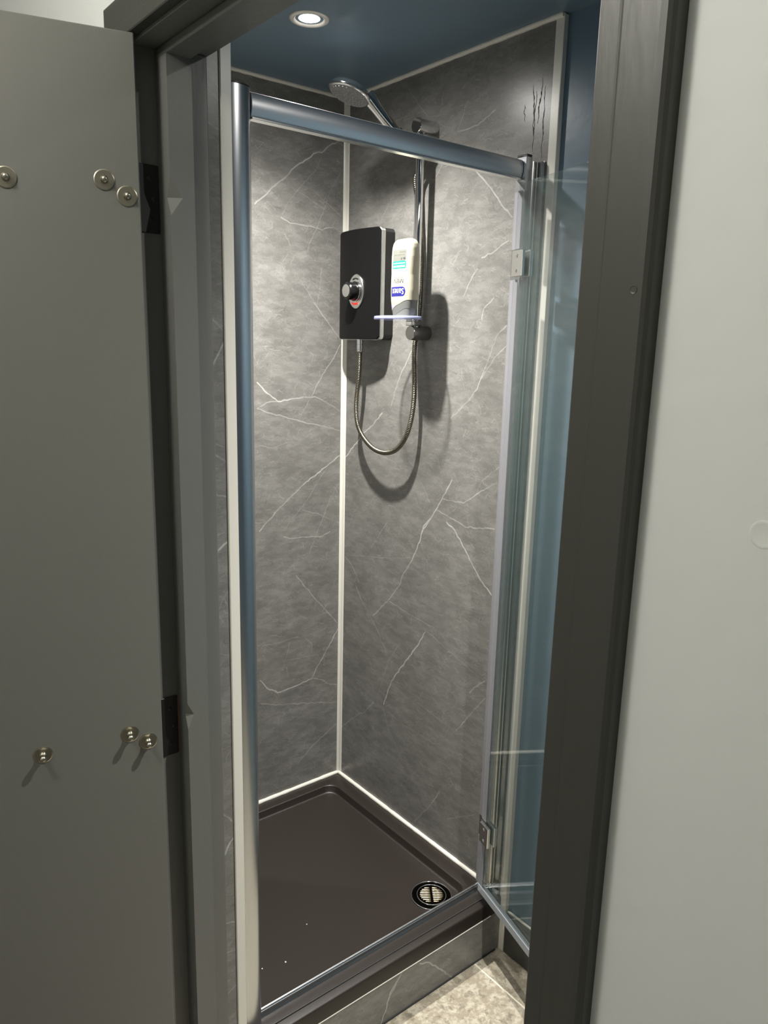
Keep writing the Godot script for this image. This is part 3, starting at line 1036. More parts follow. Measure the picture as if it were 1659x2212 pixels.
	# hinge-edge seal: a soft clear fin and the channel that grips the glass, in three lengths between the hinge blocks
	for span in [[0.203, 0.338], [0.398, 1.712], [1.775, 1.893]]:
		s = S()
		box(s, Vector3(-0.0005, span[0], 0.0004), Vector3(0.0165, span[1], 0.0020), 0.0004)
		box(s, Vector3(-0.0005, span[0], -0.0080), Vector3(0.0165, span[1], -0.0064), 0.0004)
		box(s, Vector3(-0.0024, span[0], -0.0080), Vector3(-0.0006, span[1], 0.0020), 0.0004)
		tag(mk("seal_channel", s, M.seal, g), "clear plastic seal gripping the glass edge")
		s = S()
		box(s, Vector3(-0.022, span[0], -0.0040), Vector3(-0.0026, span[1], -0.0022), 0.0004)
		tag(mk("seal_fin", s, M.seal, g), "soft clear fin of the seal")
	# drip rail along the bottom
	s = S()
	box(s, Vector3(0.0, 0.1935, -0.0082), Vector3(0.610, 0.2025, 0.0022), 0.0008)
	box(s, Vector3(0.0, 0.1905, 0.0023), Vector3(0.610, 0.2110, 0.0042), 0.0008)
	box(s, Vector3(0.0, 0.2020, -0.0084), Vector3(0.610, 0.2110, -0.0064), 0.0008)
	tag(mk("drip_rail", s, M.drip, g), "pale grey plastic drip strip")
	# hinge blocks: a plate on each face of the glass and a pin up into the frame
	for y in [1.7435, 0.3670]:
		s = S()
		box(s, Vector3(0.003, y - 0.027, 0.0026), Vector3(0.044, y + 0.027, 0.0105), 0.0012)
		box(s, Vector3(0.003, y - 0.027, -0.0165), Vector3(0.044, y + 0.027, -0.0086), 0.0012)
		tag(mk("hinge_block", s, M.satin_bright, g), "square metal hinge block")
		s = S()
		box(s, Vector3(-0.012, y - 0.020, -0.0060), Vector3(0.004, y + 0.020, 0.0000), 0.001)
		mk("hinge_arm", s, M.satin, g)
		for dy in [-0.0155, 0.0155]:
			s = S()
			lathe(s, [Vector2(0.0, -0.0006), Vector2(0.0016, -0.0006), Vector2(0.0017, 0.0009), Vector2(0.0038, 0.0009), Vector2(0.0044, 0.0)], 18, Vector3(0.0225, y + dy, 0.0105), false, Vector3(0, 0, 1))
			mk("screw", s, M.chrome, g)
	xf = Transform3D.IDENTITY

# ---------------------------------------------------------------- the electric shower

func heater() -> void:
	var zc := 0.1385
	var hw := 0.0930
	var y0 := 1.5790
	var y1 := 1.8730
	var yc := (y0 + y1) / 2
	var W := -0.0004
	var t := thing("electric_shower", "black box-shaped electric shower with silver edge band and round control dial", "electric shower", Vector3(W, y0, zc))
	# slices in (z, y) with rounded corners, bowed towards the room
	var slice := func(inset: float, edge: float, belly: float, r: float) -> PackedVector3Array:
		var o := PackedVector3Array()
		for q in rounded(hw * 2 - inset * 2, y1 - y0 - inset * 2, r, 6):
			var k: float = q.x / hw
			o.append(Vector3(W - edge - belly * (1.0 - k * k), yc + q.y, zc + q.x))
		return o
	var s := S()
	skin(s, [slice.call(0.0015, -0.0, 0.0, 0.014), slice.call(0.0015, 0.033, 0.004, 0.014)], true, -1)
	mk("back_body", s, M.black_satin, t)
	s = S()
	skin(s, [slice.call(0.0005, 0.0325, 0.0060, 0.013), slice.call(0.0, 0.0331, 0.0075, 0.013), slice.call(0.0, 0.0440, 0.0150, 0.013), slice.call(0.0014, 0.0455, 0.0156, 0.012)], true, -1)
	tag(mk("edge_band", s, M.satin_bright, t), "silver band round the front cover")
	# front cover: a bowed shell with a softened edge, meshed in columns so that the bow is smooth
	s = S()
	var cols := 24
	var outline := rounded((hw - 0.0018) * 2, y1 - y0 - 0.0036, 0.011, 8)
	var half_at := func(zq: float) -> float:
		var hh := (y1 - y0) / 2 - 0.0018
		var hx := hw - 0.0018
		var r := 0.011
		var over: float = absf(zq) - (hx - r)
		return hh if over <= 0.0 else hh - r + sqrt(maxf(0.0, r * r - over * over))
	var front := func(zq: float, e: float) -> float:
		var k := zq / hw
		return W - 0.0460 - 0.0158 * (1.0 - k * k) - e
	var us := []
	for i in 7:
		us.append(-(hw - 0.0018) + 0.011 * (1.0 - cos(PI / 2 * i / 6.0)))
	for i in range(1, cols):
		us.append(lerpf(-(hw - 0.0128), hw - 0.0128, float(i) / cols))
	for i in 7:
		us.append((hw - 0.0018) - 0.011 * (1.0 - cos(PI / 2 * (6 - i) / 6.0)))
	for i in us.size() - 1:
		var a: float = us[i]
		var b: float = us[i + 1]
		var ha: float = half_at.call(a)
		var hb: float = half_at.call(b)
		var ea: float = 0.0032 if absf(a) < hw - 0.003 else 0.0016
		var eb: float = 0.0032 if absf(b) < hw - 0.003 else 0.0016
		Q(s, Vector3(front.call(a, ea), yc - ha + 0.0016, zc + a), Vector3(front.call(a, ea), yc + ha - 0.0016, zc + a), Vector3(front.call(b, eb), yc + hb - 0.0016, zc + b), Vector3(front.call(b, eb), yc - hb + 0.0016, zc + b), Vector3(-1, 0, 0), 1)
		for sg in [-1.0, 1.0]:
			Q(s, Vector3(front.call(a, ea), yc + sg * (ha - 0.0016), zc + a), Vector3(front.call(b, eb), yc + sg * (hb - 0.0016), zc + b), Vector3(front.call(b, eb * 0.4), yc + sg * hb, zc + b), Vector3(front.call(a, ea * 0.4), yc + sg * ha, zc + a), Vector3(-0.5, sg, 0), 2)
			Q(s, Vector3(front.call(a, ea * 0.4), yc + sg * ha, zc + a), Vector3(front.call(b, eb * 0.4), yc + sg * hb, zc + b), Vector3(front.call(b, -0.002), yc + sg * hb, zc + b), Vector3(front.call(a, -0.002), yc + sg * ha, zc + a), Vector3(0, sg, 0), 3)
	for sg in [-1.0, 1.0]:
		var zz: float = sg * (hw - 0.0018)
		var hh2: float = half_at.call(zz)
		Q(s, Vector3(front.call(zz, 0.0016), yc - hh2, zc + zz), Vector3(front.call(zz, 0.0016), yc + hh2, zc + zz), Vector3(front.call(zz, -0.002), yc + hh2, zc + zz), Vector3(front.call(zz, -0.002), yc - hh2, zc + zz), Vector3(0, 0, sg), 4)
	mk("front_cover", s, M.black_cover, t)
	# dial: an oval plate, knob, and a red light
	var dc := Vector3(W - 0.0652, 1.7085, 0.1465)
	var plate := PackedVector2Array()
	for k in 48:
		var a := TAU * k / 48
		plate.append(Vector2(cos(a) * 0.0345, sin(a) * 0.0455))
	var frame := Transform3D(Basis(Vector3(0, 0, 1), Vector3.UP, Vector3(-1, 0, 0)), dc)
	s = S()
	var rings := []
	for e in [[1.0, -0.006], [1.0, 0.0008], [0.96, 0.0022], [0.90, 0.0026]]:
		var ring := PackedVector3Array()
		for q in plate:
			ring.append(frame * Vector3(q.x * e[0], q.y * e[0], e[1]))
		rings.append(ring)
	skin(s, rings, true, -1)
	var pl := mk("dial_plate", s, M.satin_bright, t)
	tag(pl, "oval silver dial plate")
	s = S()
	arc_strip(s, frame, 0.036, 1.15, 2.0, 0.0034, 0.0020, 0.8)
	mk("mark", s, M.black_satin, pl)
	s = S()
	arc_strip(s, frame, 0.0365, PI + 1.10, PI + 2.04, 0.0048, 0.0022, 0.85)
	var red := flat(rgb(214, 40, 36), 0.4)
	red.emission_enabled = true
	red.emission = rgb(255, 60, 40)
	red.emission_energy_multiplier = 0.75
	tag(mk("indicator_light", s, red, pl), "glowing red light below the knob")
	s = S()
	lathe(s, [Vector2(0.0255, 0.0026), Vector2(0.0255, 0.0075), Vector2(0.0245, 0.0085), Vector2(0.0232, 0.0088), Vector2(0.0232, 0.0120), Vector2(0.0238, 0.0128), Vector2(0.0228, 0.030), Vector2(0.0205, 0.0335), Vector2(0.0165, 0.0345)], 48, dc, false, Vector3(-1, 0, 0))
	mk("knob", s, M.black_gloss, t)
	s = S()
	lathe(s, [Vector2(0.0168, 0.0342), Vector2(0.0166, 0.0352), Vector2(0.015, 0.0356), Vector2(0.0, 0.0356)], 40, dc, false, Vector3(-1, 0, 0))
	tag(mk("knob_cap", s, M.satin_bright, t), "round silver cap of the knob")
	s = S()
	lathe(s, [Vector2(0.0258, 0.0045), Vector2(0.0266, 0.0052), Vector2(0.0266, 0.0064), Vector2(0.0258, 0.0072)], 48, dc, true, Vector3(-1, 0, 0))
	mk("knob_ring", s, M.chrome, t)
	# outlet
	s = S()
	var op := Vector3(-0.0420, y0, 0.1370)
	lathe(s, [Vector2(0.0, -0.026), Vector2(0.0088, -0.026), Vector2(0.0090, -0.0255), Vector2(0.0090, -0.0135), Vector2(0.0082, -0.0130), Vector2(0.0082, -0.0120), Vector2(0.0090, -0.0115), Vector2(0.0090, 0.006), Vector2(0.0, 0.006)], 28, op)
	tag(mk("outlet", s, M.chrome, t), "chrome hose outlet")

func arc_strip(s: SurfaceTool, frame: Transform3D, r: float, a0: float, a1: float, wide: float, high: float, squash: float) -> void:
	var poly := PackedVector2Array()
	for i in 13:
		var a := lerpf(a0, a1, i / 12.0)
		poly.append(Vector2(cos(a) * r * squash, sin(a) * r))
	for i in 13:
		var a := lerpf(a1, a0, i / 12.0)
		poly.append(Vector2(cos(a) * (r - wide) * squash, sin(a) * (r - wide)))
	extrude(s, poly, high, frame * Transform3D(Basis.IDENTITY, Vector3(0, 0, 0.0020)))

# ---------------------------------------------------------------- rail, handset, hose, dish

const RAIL_X := -0.043
const RAIL_Z := 0.3720

func rail() -> void:
	var t := thing("shower_rail", "chrome upright shower rail with round wall brackets and a handset cradle", "shower rail", Vector3(RAIL_X, 1.59, RAIL_Z))
	var s := S()
	lathe(s, [Vector2(0, 0), Vector2(0.0105, 0), Vector2(0.0105, 0.505), Vector2(0, 0.505)], 32, Vector3(RAIL_X, 1.5900, RAIL_Z))
	tag(mk("pole", s, M.chrome, t), "chrome pole")
	for y in [2.0885, 1.5985]:
		s = S()
		lathe(s, [Vector2(0.0, 0.0), Vector2(0.0180, 0.0), Vector2(0.0180, 0.0575), Vector2(0.0172, 0.0590), Vector2(0.0, 0.0592)], 36, Vector3(-0.0003, y, RAIL_Z), false, Vector3(-1, 0, 0))
		tag(mk("bracket", s, M.chrome if y > 2.0 else M.satin, t), "round chrome wall bracket" if y > 2.0 else "round satin wall bracket")
	# cradle that clamps round the pole and holds the handset
	s = S()
	lathe(s, [Vector2(0.0108, 0), Vector2(0.0165, 0), Vector2(0.0172, 0.001), Vector2(0.0172, 0.033), Vector2(0.0165, 0.034), Vector2(0.0108, 0.034)], 32, Vector3(RAIL_X, 2.033, RAIL_Z))
	var sl := mk("slider", s, M.chrome, t)
	s = S()
	tube(s, PackedVector3Array([Vector3(RAIL_X - 0.014, 2.052, RAIL_Z), Vector3(RAIL_X - 0.040, 2.054, RAIL_Z - 0.012)]), PackedFloat32Array([0.012, 0.011]), 24)
	mk("cradle_arm", s, M.chrome, sl)
	s = S()
	lathe(s, [Vector2(0.0105, -0.016), Vector2(0.0150, -0.016), Vector2(0.0175, 0.016), Vector2(0.0130, 0.016)], 32, CRADLE, true, HAND_AXIS)
	mk("cradle", s, M.chrome, sl)

const CRADLE := Vector3(-0.0920, 2.0560, 0.3560)
const HAND_AXIS := Vector3(-0.780, 0.560, -0.200)

func handset() -> void:
	var t := thing("shower_handset", "chrome hand shower with round grey spray face, leaning out from the rail", "hand shower", CRADLE)
	var a := HAND_AXIS.normalized()
	var n := Vector3(-0.33, -0.94, -0.089).normalized()
	var head := Vector3(-0.2220, 2.1370, 0.3200)
	# handle: bends a little into the back of the head
	var neck := head - n * 0.018 - (a - n * a.dot(n)).normalized() * 0.040
	var s := S()
	var p0 := CRADLE - a * 0.030
	var pts := PackedVector3Array()
	var rad := PackedFloat32Array()
	for i in 25:
		var u := i / 24.0
		var b := p0 + a * 0.075
		var q := p0.lerp(b, u).lerp(b.lerp(neck, u), u)
		pts.append(q)
		rad.append(lerpf(0.0098, 0.0135, smoothstep(0.0, 0.5, u)) + 0.003 * smoothstep(0.7, 1.0, u))
	tube(s, pts, rad, 24)
	mk("handle", s, M.chrome, t)
	s = S()
	lathe(s, [Vector2(0.0, -0.0225), Vector2(0.018, -0.0215), Vector2(0.033, -0.0180), Vector2(0.044, -0.0120), Vector2(0.0495, -0.005), Vector2(0.0508, 0.001), Vector2(0.0500, 0.0045), Vector2(0.0475, 0.0058)], 56, head, true, n)
	mk("head", s, M.chrome, t)
	s = S()
	lathe(s, [Vector2(0.0477, 0.0050), Vector2(0.0465, 0.0062), Vector2(0.0, 0.0066)], 56, head, false, n)
	var face := mk("spray_face", s, M.head_face, t)
	tag(face, "round grey spray face")
	s = S()
	var bs := along(n)
	for ring in [[0.041, 26], [0.0345, 22], [0.0280, 16], [0.019, 12], [0.011, 8]]:
		for k in int(ring[1]):
			var ang: float = TAU * (k + (0.5 if ring[1] == 22 else 0.0)) / ring[1]
			var q: Vector3 = head + bs * Vector3(cos(ang) * ring[0], 0.0064, sin(ang) * ring[0])
			lathe(s, [Vector2(0.0013, -0.0005), Vector2(0.0011, 0.0016), Vector2(0.0, 0.0018)], 7, q, false, n)
	tag(mk("nozzles", s, M.nozzle, face), "pale rubber nozzles", "", "stuff")
	s = S()
	lathe(s, [Vector2(0.0105, 0.0), Vector2(0.0110, 0.001), Vector2(0.0110, 0.020), Vector2(0.0085, 0.026), Vector2(0.0, 0.026)], 24, p0, false, -a)
	mk("hose_nut", s, M.chrome, t)

func hose() -> void:
	var t := thing("shower_hose", "ribbed metal shower hose hanging in a loop below the electric shower", "hose", Vector3(-0.04, 1.26, 0.26))
	var c := Curve3D.new()
	c.bake_interval = 0.0010
	var a := HAND_AXIS.normalized()
	var p0 := CRADLE - a * 0.054
	var way := [Vector3(-0.0420, 1.5530, 0.1370), Vector3(-0.0400, 1.4950, 0.1330), Vector3(-0.0390, 1.3620, 0.1220), Vector3(-0.0430, 1.2985, 0.1740), Vector3(-0.0440, 1.2755, 0.2640), Vector3(-0.0400, 1.3130, 0.3340), Vector3(-0.0300, 1.4080, 0.3600)]
	way.append_array([Vector3(-0.0180, 1.5510, 0.3440), Vector3(-0.0130, 1.6000, 0.3440), Vector3(-0.0128, 1.6700, 0.3530), Vector3(-0.0128, 1.8000, 0.3520), Vector3(-0.0160, 1.9100, 0.3420), Vector3(-0.0320, 1.9750, 0.3440), p0 + a * -0.022, p0])
	for i in way.size():
		var before: Vector3 = way[maxi(i - 1, 0)]
		var after: Vector3 = way[mini(i + 1, way.size() - 1)]
		var tan: Vector3 = (after - before).normalized()
		var l0: float = way[i].distance_to(before) * 0.36
		var l1: float = way[i].distance_to(after) * 0.36
		c.add_point(way[i], -tan * l0, tan * l1)
	var length := c.get_baked_length()
	var n := int(length / 0.00115)
	var pts := PackedVector3Array()
	var rad := PackedFloat32Array()
	for i in n + 1:
		pts.append(c.sample_baked(length * i / n, true))
		rad.append([0.0052, 0.0067, 0.0071, 0.0066][i % 4])
	var s := S()
	tube(s, pts, rad, 14)
	mk("ribbed_tube", s, M.hose_metal, t)
	s = S()
	lathe(s, [Vector2(0.0, -0.006), Vector2(0.0076, -0.006), Vector2(0.0080, -0.005), Vector2(0.0080, 0.0003), Vector2(0.0, 0.0003)], 24, Vector3(-0.0420, 1.5525, 0.1370))
	mk("end_sleeve", s, M.chrome, t)

func dish() -> void:
	var c := Vector3(-0.1040, 1.6300, 0.3750)
	var t := thing("soap_dish", "clear oval plastic soap dish clipped to the shower rail", "soap dish", c)
	var rings := []
	for e in [[1.0, -0.001], [1.012, 0.000], [1.015, 0.003], [1.0, 0.0075], [0.975, 0.0078], [0.962, 0.005], [0.94, 0.0036], [0.55, 0.0032], [0.2, 0.003]]:
		var ring := PackedVector3Array()
		for k in 64:
			var a := TAU * k / 64
			ring.append(c + Vector3(cos(a) * 0.0490 * e[0], e[1], sin(a) * 0.0720 * e[0]))
		rings.append(ring)
	var s := S()
	var rim := S()
	for i in rings.size() - 1:
		for k in 64:
			var j := (k + 1) % 64
			var q: Vector3 = rings[i][k] - c
			var out := Vector3(q.x, 0, q.z) if i < 3 else (Vector3.UP if i != 4 else Vector3(-q.x, 0.02, -q.z))
			Q(rim if i < 6 else s, rings[i][k], rings[i + 1][k], rings[i + 1][j], rings[i][j], out, 1 if i < 6 else 2)
	for k in 64:
		T(s, rings[0][k], rings[0][(k + 1) % 64], c + Vector3(0, -0.001, 0), Vector3.DOWN, 3)
		T(s, rings[8][k], rings[8][(k + 1) % 64], c + Vector3(0, 0.003, 0), Vector3.UP, 2)
	tag(mk("rim", rim, M.acrylic_edge, t), "bluish clear raised rim")
	mk("tray", s, M.acrylic, t)
	s = S()
	box(s, Vector3(RAIL_X - 0.022, c.y - 0.0140, RAIL_Z - 0.0135), Vector3(RAIL_X + 0.014, c.y - 0.0015, RAIL_Z + 0.0135), 0.0025)
	tag(mk("clip", s, M.chrome, t), "chrome clip under the dish")

# ---------------------------------------------------------------- the bottle

const B_AT := Vector3(-0.0985, 1.6335, 0.3935)
const B_H := 0.1885

func bottle_half(y: float) -> Vector2:
	# half depth (x) and half width (z) at a height above the dish; it stands on its cap
	var k := [[0.0, 0.0155, 0.0290], [0.020, 0.0178, 0.0325], [0.040, 0.0196, 0.0352], [0.065, 0.0205, 0.0362], [0.088, 0.0207, 0.0356], [0.102, 0.0206, 0.0350], [0.118, 0.0206, 0.0355], [0.145, 0.0203, 0.0358], [0.165, 0.0194, 0.0347], [0.1745, 0.0180, 0.0330], [0.1810, 0.0155, 0.0300], [0.1855, 0.0115, 0.0250], [0.1880, 0.0060, 0.0170], [0.1885, 0.0, 0.0]]
	for i in k.size() - 1:
		if y <= k[i + 1][0]:
			var u: float = inverse_lerp(k[i][0], k[i + 1][0], y)
			return Vector2(lerpf(k[i][1], k[i + 1][1], u) * 1.14, lerpf(k[i][2], k[i + 1][2], u) * 1.13)
	return Vector2.ZERO

const B_POW := 2.7

func bottle_at(ang: float, y: float) -> Vector3:
	var h := bottle_half(y)
	var cs := cos(ang)
	var sn := sin(ang)
	return B_AT + Vector3(signf(cs) * pow(absf(cs), 2.0 / B_POW) * h.x, y, signf(sn) * pow(absf(sn), 2.0 / B_POW) * h.y)

# the broad face that looks into the shower: x for a height and a distance from the middle
func bottle_face(z: float, y: float, lift: float) -> Vector3:
	var h := bottle_half(y)
	var k := clampf(absf(z) / maxf(h.y, 1e-4), 0.0, 0.999)
	return B_AT + Vector3(-pow(1.0 - pow(k, B_POW), 1.0 / B_POW) * h.x - lift, y, z)

func seam(ang: float, which: int) -> float:
	# height of the slanting seam between bottle and cap, and of the cap's flip lid
	var zz := sin(ang)
	var u := clampf(zz * 0.5 + 0.5, 0.0, 1.0)
	if which == 0:
		return lerpf(0.0170, 0.0420, smoothstep(0.0, 0.9, u))
	return lerpf(0.0015, 0.0225, smoothstep(0.12, 0.85, u))

func bottle() -> void:
	var t := thing("shower_gel_bottle", "ivory shower gel bottle with grey cap standing upside down on the clear dish", "bottle", B_AT)
	var n := 72
	var grid := func(f0: Callable, f1: Callable, rows: int, s: SurfaceTool, shrink: float) -> void:
		for i in rows:
			for k in n:
				var a0 := TAU * k / n
				var a1 := TAU * (k + 1) / n
				var u0 := float(i) / rows
				var u1 := float(i + 1) / rows
				var q := [bottle_at(a0, lerpf(f0.call(a0), f1.call(a0), u0)), bottle_at(a0, lerpf(f0.call(a0), f1.call(a0), u1)), bottle_at(a1, lerpf(f0.call(a1), f1.call(a1), u1)), bottle_at(a1, lerpf(f0.call(a1), f1.call(a1), u0))]
				for e in 4:
					q[e] = Vector3(B_AT.x + (q[e].x - B_AT.x) * shrink, q[e].y, B_AT.z + (q[e].z - B_AT.z) * shrink)
				var mid: Vector3 = (q[0] + q[2]) * 0.5
				Q(s, q[0], q[1], q[2], q[3], Vector3(mid.x - B_AT.x, maxf(0.0, mid.y - B_AT.y - 0.17), mid.z - B_AT.z), 1)
	var s := S()
	grid.call(func(a): return seam(a, 0), func(_a): return B_H, 64, s, 1.0)
	mk("body", s, M.ivory, t)
	s = S()
	grid.call(func(a): return seam(a, 1), func(a): return seam(a, 0) + 0.001, 10, s, 0.985)
	tag(mk("cap", s, M.cap_grey, t), "grey cap, slanting where it meets the bottle")
	s = S()
	grid.call(func(_a): return 0.0, func(a): return seam(a, 1) + 0.0006, 8, s, 0.972)
	for k in n:
		T(s, B_AT, bottle_at(TAU * k / n, 0.0).lerp(B_AT, 0.028), bottle_at(TAU * (k + 1) / n, 0.0).lerp(B_AT, 0.028), Vector3.DOWN, 2)
	tag(mk("flip_lid", s, M.lid_grey, t), "pale grey flip lid of the cap")
	# printing: everything on it stands on its head
	patch("label", -0.0265, 0.0265, 0.0510, 0.0735, 0.010, M.print_blue, t, true)
	patch("label", -0.0225, 0.0265, 0.1160, 0.1340, 0.003, M.print_green, t, false)
	patch("label", -0.0222, 0.0262, 0.1345, 0.1602, 0.003, M.print_silver, t, false)
	words("Sanex", true, 0.0140, 0.0425, Vector2(0.0005, 0.0625), M.print_white, t)
	words("MEN", false, 0.0088, 0.0330, Vector2(0.0030, 0.0870), M.print_dark, t)
	words("SKIN HEALTH", false, 0.0034, 0.0330, Vector2(0.0030, 0.0965), M.print_faint, t)
	words("SENSITIVE CARE", true, 0.0046, 0.0430, Vector2(0.0025, 0.1213), M.print_white, t)
	words("SOFTENS & PROTECTS", true, 0.0028, 0.0430, Vector2(0.0025, 0.1286), M.print_white, t)
	words("6-1", true, 0.0050, 0.0135, Vector2(0.0170, 0.1392), M.print_dark, t)
	words("FACE BODY HAIR", false, 0.0026, 0.0380, Vector2(0.0025, 0.1480), M.print_dark_faint, t)
	words("DERMO", false, 0.0026, 0.0190, Vector2(0.0135, 0.1545), M.print_dark_faint, t)
	words("dermatological", false, 0.0024, 0.0230, Vector2(0.0010, 0.1636), M.print_faint, t)
	patch("mark", -0.0330, -0.0210, 0.0240, 0.0305, 0.001, M.print_violet, t, false)
	patch("mark", -0.0160, -0.0115, 0.0262, 0.0345, 0.0016, M.print_violet, t, false)

# a printed patch bent over the broad face; tab: one end half round, like the blue badge
func patch(called: String, z0: float, z1: float, y0: float, y1: float, r: float, m: Material, t: Node3D, tab: bool) -> void:
	var s := S()
	var nz := 28
	var ny := 12
	for i in nz:
		var za := lerpf(z0, z1, float(i) / nz)
		var zb := lerpf(z0, z1, float(i + 1) / nz)
		var lim := func(zq: float) -> Vector2:
			var over: float = zq - (z1 - r)
			var left: float = (z0 + r) - zq
			var cut := 0.0
			if over > 0.0:
				cut = r - sqrt(maxf(0.0, r * r - over * over))
			elif left > 0.0 and not tab:
				cut = r - sqrt(maxf(0.0, r * r - left * left))
			return Vector2(y0 + cut, y1 - cut)
		var la: Vector2 = lim.call(za)
		var lb: Vector2 = lim.call(zb)
		for j in ny:
			var u0 := float(j) / ny
			var u1 := float(j + 1) / ny
			Q(s, bottle_face(za, lerpf(la.x, la.y, u0), 0.00015), bottle_face(za, lerpf(la.x, la.y, u1), 0.00015), bottle_face(zb, lerpf(lb.x, lb.y, u1), 0.00015), bottle_face(zb, lerpf(lb.x, lb.y, u0), 0.00015), Vector3(-1, 0, 0), 1)
	mk(called, s, m, t)

# lettering laid onto the broad face, upside down, its capitals a given height and the line a given width
func words(text: String, bold: bool, high: float, wide: float, at: Vector2, m: Material, t: Node3D) -> void:
	var f := SystemFont.new()
	f.font_names = PackedStringArray(["Droid Sans"])
	f.font_weight = 700 if bold else 400
	var tm := TextMesh.new()
	tm.text = text
	tm.font = f
	tm.font_size = 48
	tm.pixel_size = 0.001
	tm.depth = 0.0
	tm.curve_step = 1.0
	var arr := tm.get_mesh_arrays()
	if arr.is_empty():
		return
	var pos: PackedVector3Array = arr[Mesh.ARRAY_VERTEX]
	var idx: PackedInt32Array = arr[Mesh.ARRAY_INDEX]
	var lo := Vector3(1e9, 1e9, 0)
	var hi := Vector3(-1e9, -1e9, 0)
	for p in pos:
		lo = lo.min(p)
		hi = hi.max(p)
	var size := hi - lo
	var k := Vector2(wide / size.x, high / size.y)
	var mid := (lo + hi) * 0.5
	var s := S()
	for i in range(0, idx.size(), 3):
		var q := []
		for e in 3:
			var p := pos[idx[i + e]] - mid
			q.append(bottle_face(at.x - p.x * k.x, at.y - p.y * k.y, 0.00032))
		T(s, q[0], q[1], q[2], Vector3(-1, 0, 0), 1)
	mk("lettering", s, m, t)

func drops() -> void:
	var spots := [Vector3(-0.556, 0, 0.572), Vector3(-0.610, 0, 0.556), Vector3(-0.45, 0, 0.50)]
	for i in spots.size():
		var p: Vector3 = spots[i]
		p.y = TRAY - 0.0240
		var s := S()
		var r: float = [0.0022, 0.0018, 0.0014][i]
		lathe(s, [Vector2(r, 0.0), Vector2(r * 0.9, r * 0.45), Vector2(r * 0.5, r * 0.75), Vector2(0.0, r * 0.85)], 14, p, true)
		var m := mk("water_drop", s, M.trim_white)
		tag(m, ["larger white splash drop on the dark tray near the sill", "second white splash drop on the dark tray, nearest the chrome post", "smallest white splash drop on the dark tray"][i], "drop", "", "drops on the tray")

# ---------------------------------------------------------------- the print of the panels

# VEINS_BACK: veins printed on the panel, millimetres across and up; the first number is how bold
const VEINS_BACK := [
	[3, -295, 1924, -236, 1976, -198, 2006, -173, 2032, -102, 2081, -84, 2084, -58, 2106, -19, 2126],
	[1, -212, 1908, -204, 1918, -195, 1937, -159, 1980, -104, 2035, -84, 2070],
	[2, -215, 1899, -187, 1888, -141, 1887, -100, 1884, -80, 1881, -62, 1889, -40, 1893, -16, 1883],
	[1, -19, 2041, -48, 2000, -71, 1943, -100, 1881, -124, 1839, -128, 1820],
	[1, -146, 1968, -101, 1949, -65, 1932],
	[1, -110, 1982, -71, 1957, -50, 1946, -16, 1924],
	[1, -204, 1857, -191, 1842, -186, 1829],
	[1, -193, 1807, -211, 1785],
	[1, -173, 1767, -159, 1744, -123, 1704, -99, 1678],
	[1, -82, 1779, -86, 1725, -96, 1678],
	[1, -293, 2067, -275, 2057],
	[3, -294, 1457, -263, 1427, -228, 1403, -177, 1410, -103, 1414],
	[2, -103, 1414, -60, 1396, -11, 1367],
	[2, -108, 1681, -84, 1656, -45, 1615, -17, 1585],
	[2, -14, 1565, -44, 1517, -77, 1477, -114, 1415],
	[1, -114, 1415, -151, 1363],
	[2, -295, 1385, -254, 1371, -203, 1358, -135, 1338, -70, 1326, -11, 1309],
	[2, -293, 1387, -263, 1401, -228, 1403],
	[3, -10, 1233, -41, 1214, -91, 1185, -151, 1149, -230, 1088, -292, 1031],
	[1, -58, 1197, -96, 1153, -129, 1105, -205, 1029],
	[1, -11, 1150, -45, 1100, -79, 1027],
	[1, -145, 1078, -85, 1057, -9, 1018],
	[1, -289, 1281, -250, 1270, -193, 1284],
	[1, -136, 1560, -109, 1534, -115, 1513],
	[2, -210, 1003, -189, 995, -134, 992, -73, 986, -44, 997],
	[1, -62, 1060, -90, 1005, -120, 937],
	[2, -167, 876, -117, 813, -77, 765, -11, 690],
	[3, -10, 669, -63, 592, -93, 552, -110, 523],
	[3, -110, 523, -173, 514, -234, 510, -272, 536, -295, 567],
	[2, -110, 525, -69, 509, -45, 489, -11, 475],
	[2, -294, 491, -240, 470, -184, 459, -13, 415],
	[2, -12, 338, -67, 308, -115, 280, -162, 244],
	[1, -11, 254, -42, 211],
	[1, -184, 606, -75, 600],
	[1, -133, 666, -108, 639, -110, 614],
	[1, -286, 676, -233, 673, -162, 677],
	[1, -189, 668, -217, 579],
]
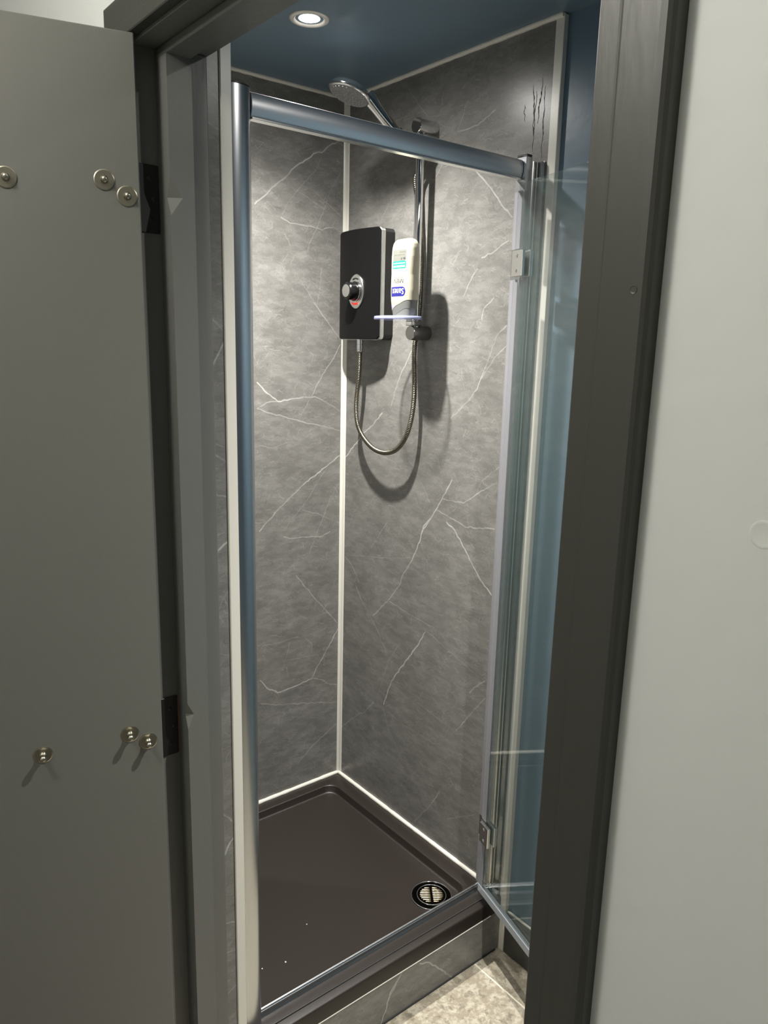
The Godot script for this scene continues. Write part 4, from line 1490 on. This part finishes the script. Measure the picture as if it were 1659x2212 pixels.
# VEINS_RIGHT: veins printed on the panel, millimetres across and up; the first number is how bold
const VEINS_RIGHT := [
	[1, 256, 2215, 291, 2179, 321, 2147, 344, 2125],
	[1, 91, 2200, 73, 2172],
	[1, 221, 2139, 266, 2141],
	[1, 400, 2165, 391, 2118, 347, 2124],
	[2, 576, 2093, 522, 2071, 455, 2070],
	[1, 485, 2130, 455, 2073],
	[1, 700, 2102, 614, 2095],
	[3, 523, 1972, 568, 1933, 605, 1894, 646, 1856],
	[2, 413, 2012, 402, 2001, 384, 1980],
	[1, 209, 1950, 183, 1918, 159, 1888],
	[2, 638, 1806, 596, 1786, 556, 1775],
	[1, 479, 1790, 458, 1766],
	[2, 543, 1751, 514, 1714, 501, 1689],
	[2, 601, 1681, 571, 1657, 566, 1633],
	[1, 405, 1679, 383, 1645],
	[2, 647, 1618, 620, 1597, 572, 1491, 563, 1468, 538, 1440, 475, 1389],
	[2, 651, 1573, 614, 1543, 577, 1495],
	[2, 316, 1559, 280, 1506, 256, 1467, 231, 1402],
	[3, 191, 1378, 149, 1339, 99, 1307, 15, 1228],
	[1, 648, 1286, 595, 1244, 576, 1206],
	[1, 115, 1268, 181, 1258, 252, 1245],
	[1, 311, 1265, 352, 1224, 406, 1157],
	[3, 488, 1230, 453, 1173, 431, 1140, 379, 1070],
	[2, 453, 1173, 534, 1177],
	[2, 534, 1177, 576, 1206, 646, 1248],
	[2, 434, 1141, 497, 1128, 543, 1116, 645, 1131],
	[3, 411, 1112, 384, 1086, 374, 1049, 344, 985, 300, 920, 294, 900, 248, 840, 169, 764],
	[3, 475, 1114, 505, 1101, 547, 1057, 566, 1033, 601, 997, 647, 962],
	[2, 22, 914, 55, 897, 96, 853],
	[2, 81, 834, 106, 801, 154, 760, 193, 723, 240, 664],
	[1, 30, 923, 200, 953, 338, 985],
	[1, 224, 1063, 154, 973],
	[2, 248, 831, 312, 821, 379, 814, 444, 811],
	[1, 289, 705, 248, 643, 222, 568, 201, 515],
	[3, 407, 786, 377, 735, 332, 677, 265, 585, 245, 532, 232, 497],
	[2, 183, 485, 141, 436, 93, 401, 18, 331],
	[1, 233, 477, 257, 426, 296, 387, 330, 345],
	[1, 118, 371, 199, 349, 268, 344],
	[2, 642, 727, 606, 696, 590, 674],
	[2, 646, 681, 610, 636, 578, 588, 546, 546],
	[1, 385, 564, 439, 557, 490, 550],
	[1, 419, 790, 526, 758, 597, 736],
	[1, 255, 481, 342, 468, 469, 471],
	[2, 492, 332, 453, 268, 393, 185],
	[1, 453, 268, 519, 261, 629, 335],
	[1, 407, 389, 501, 251],
]
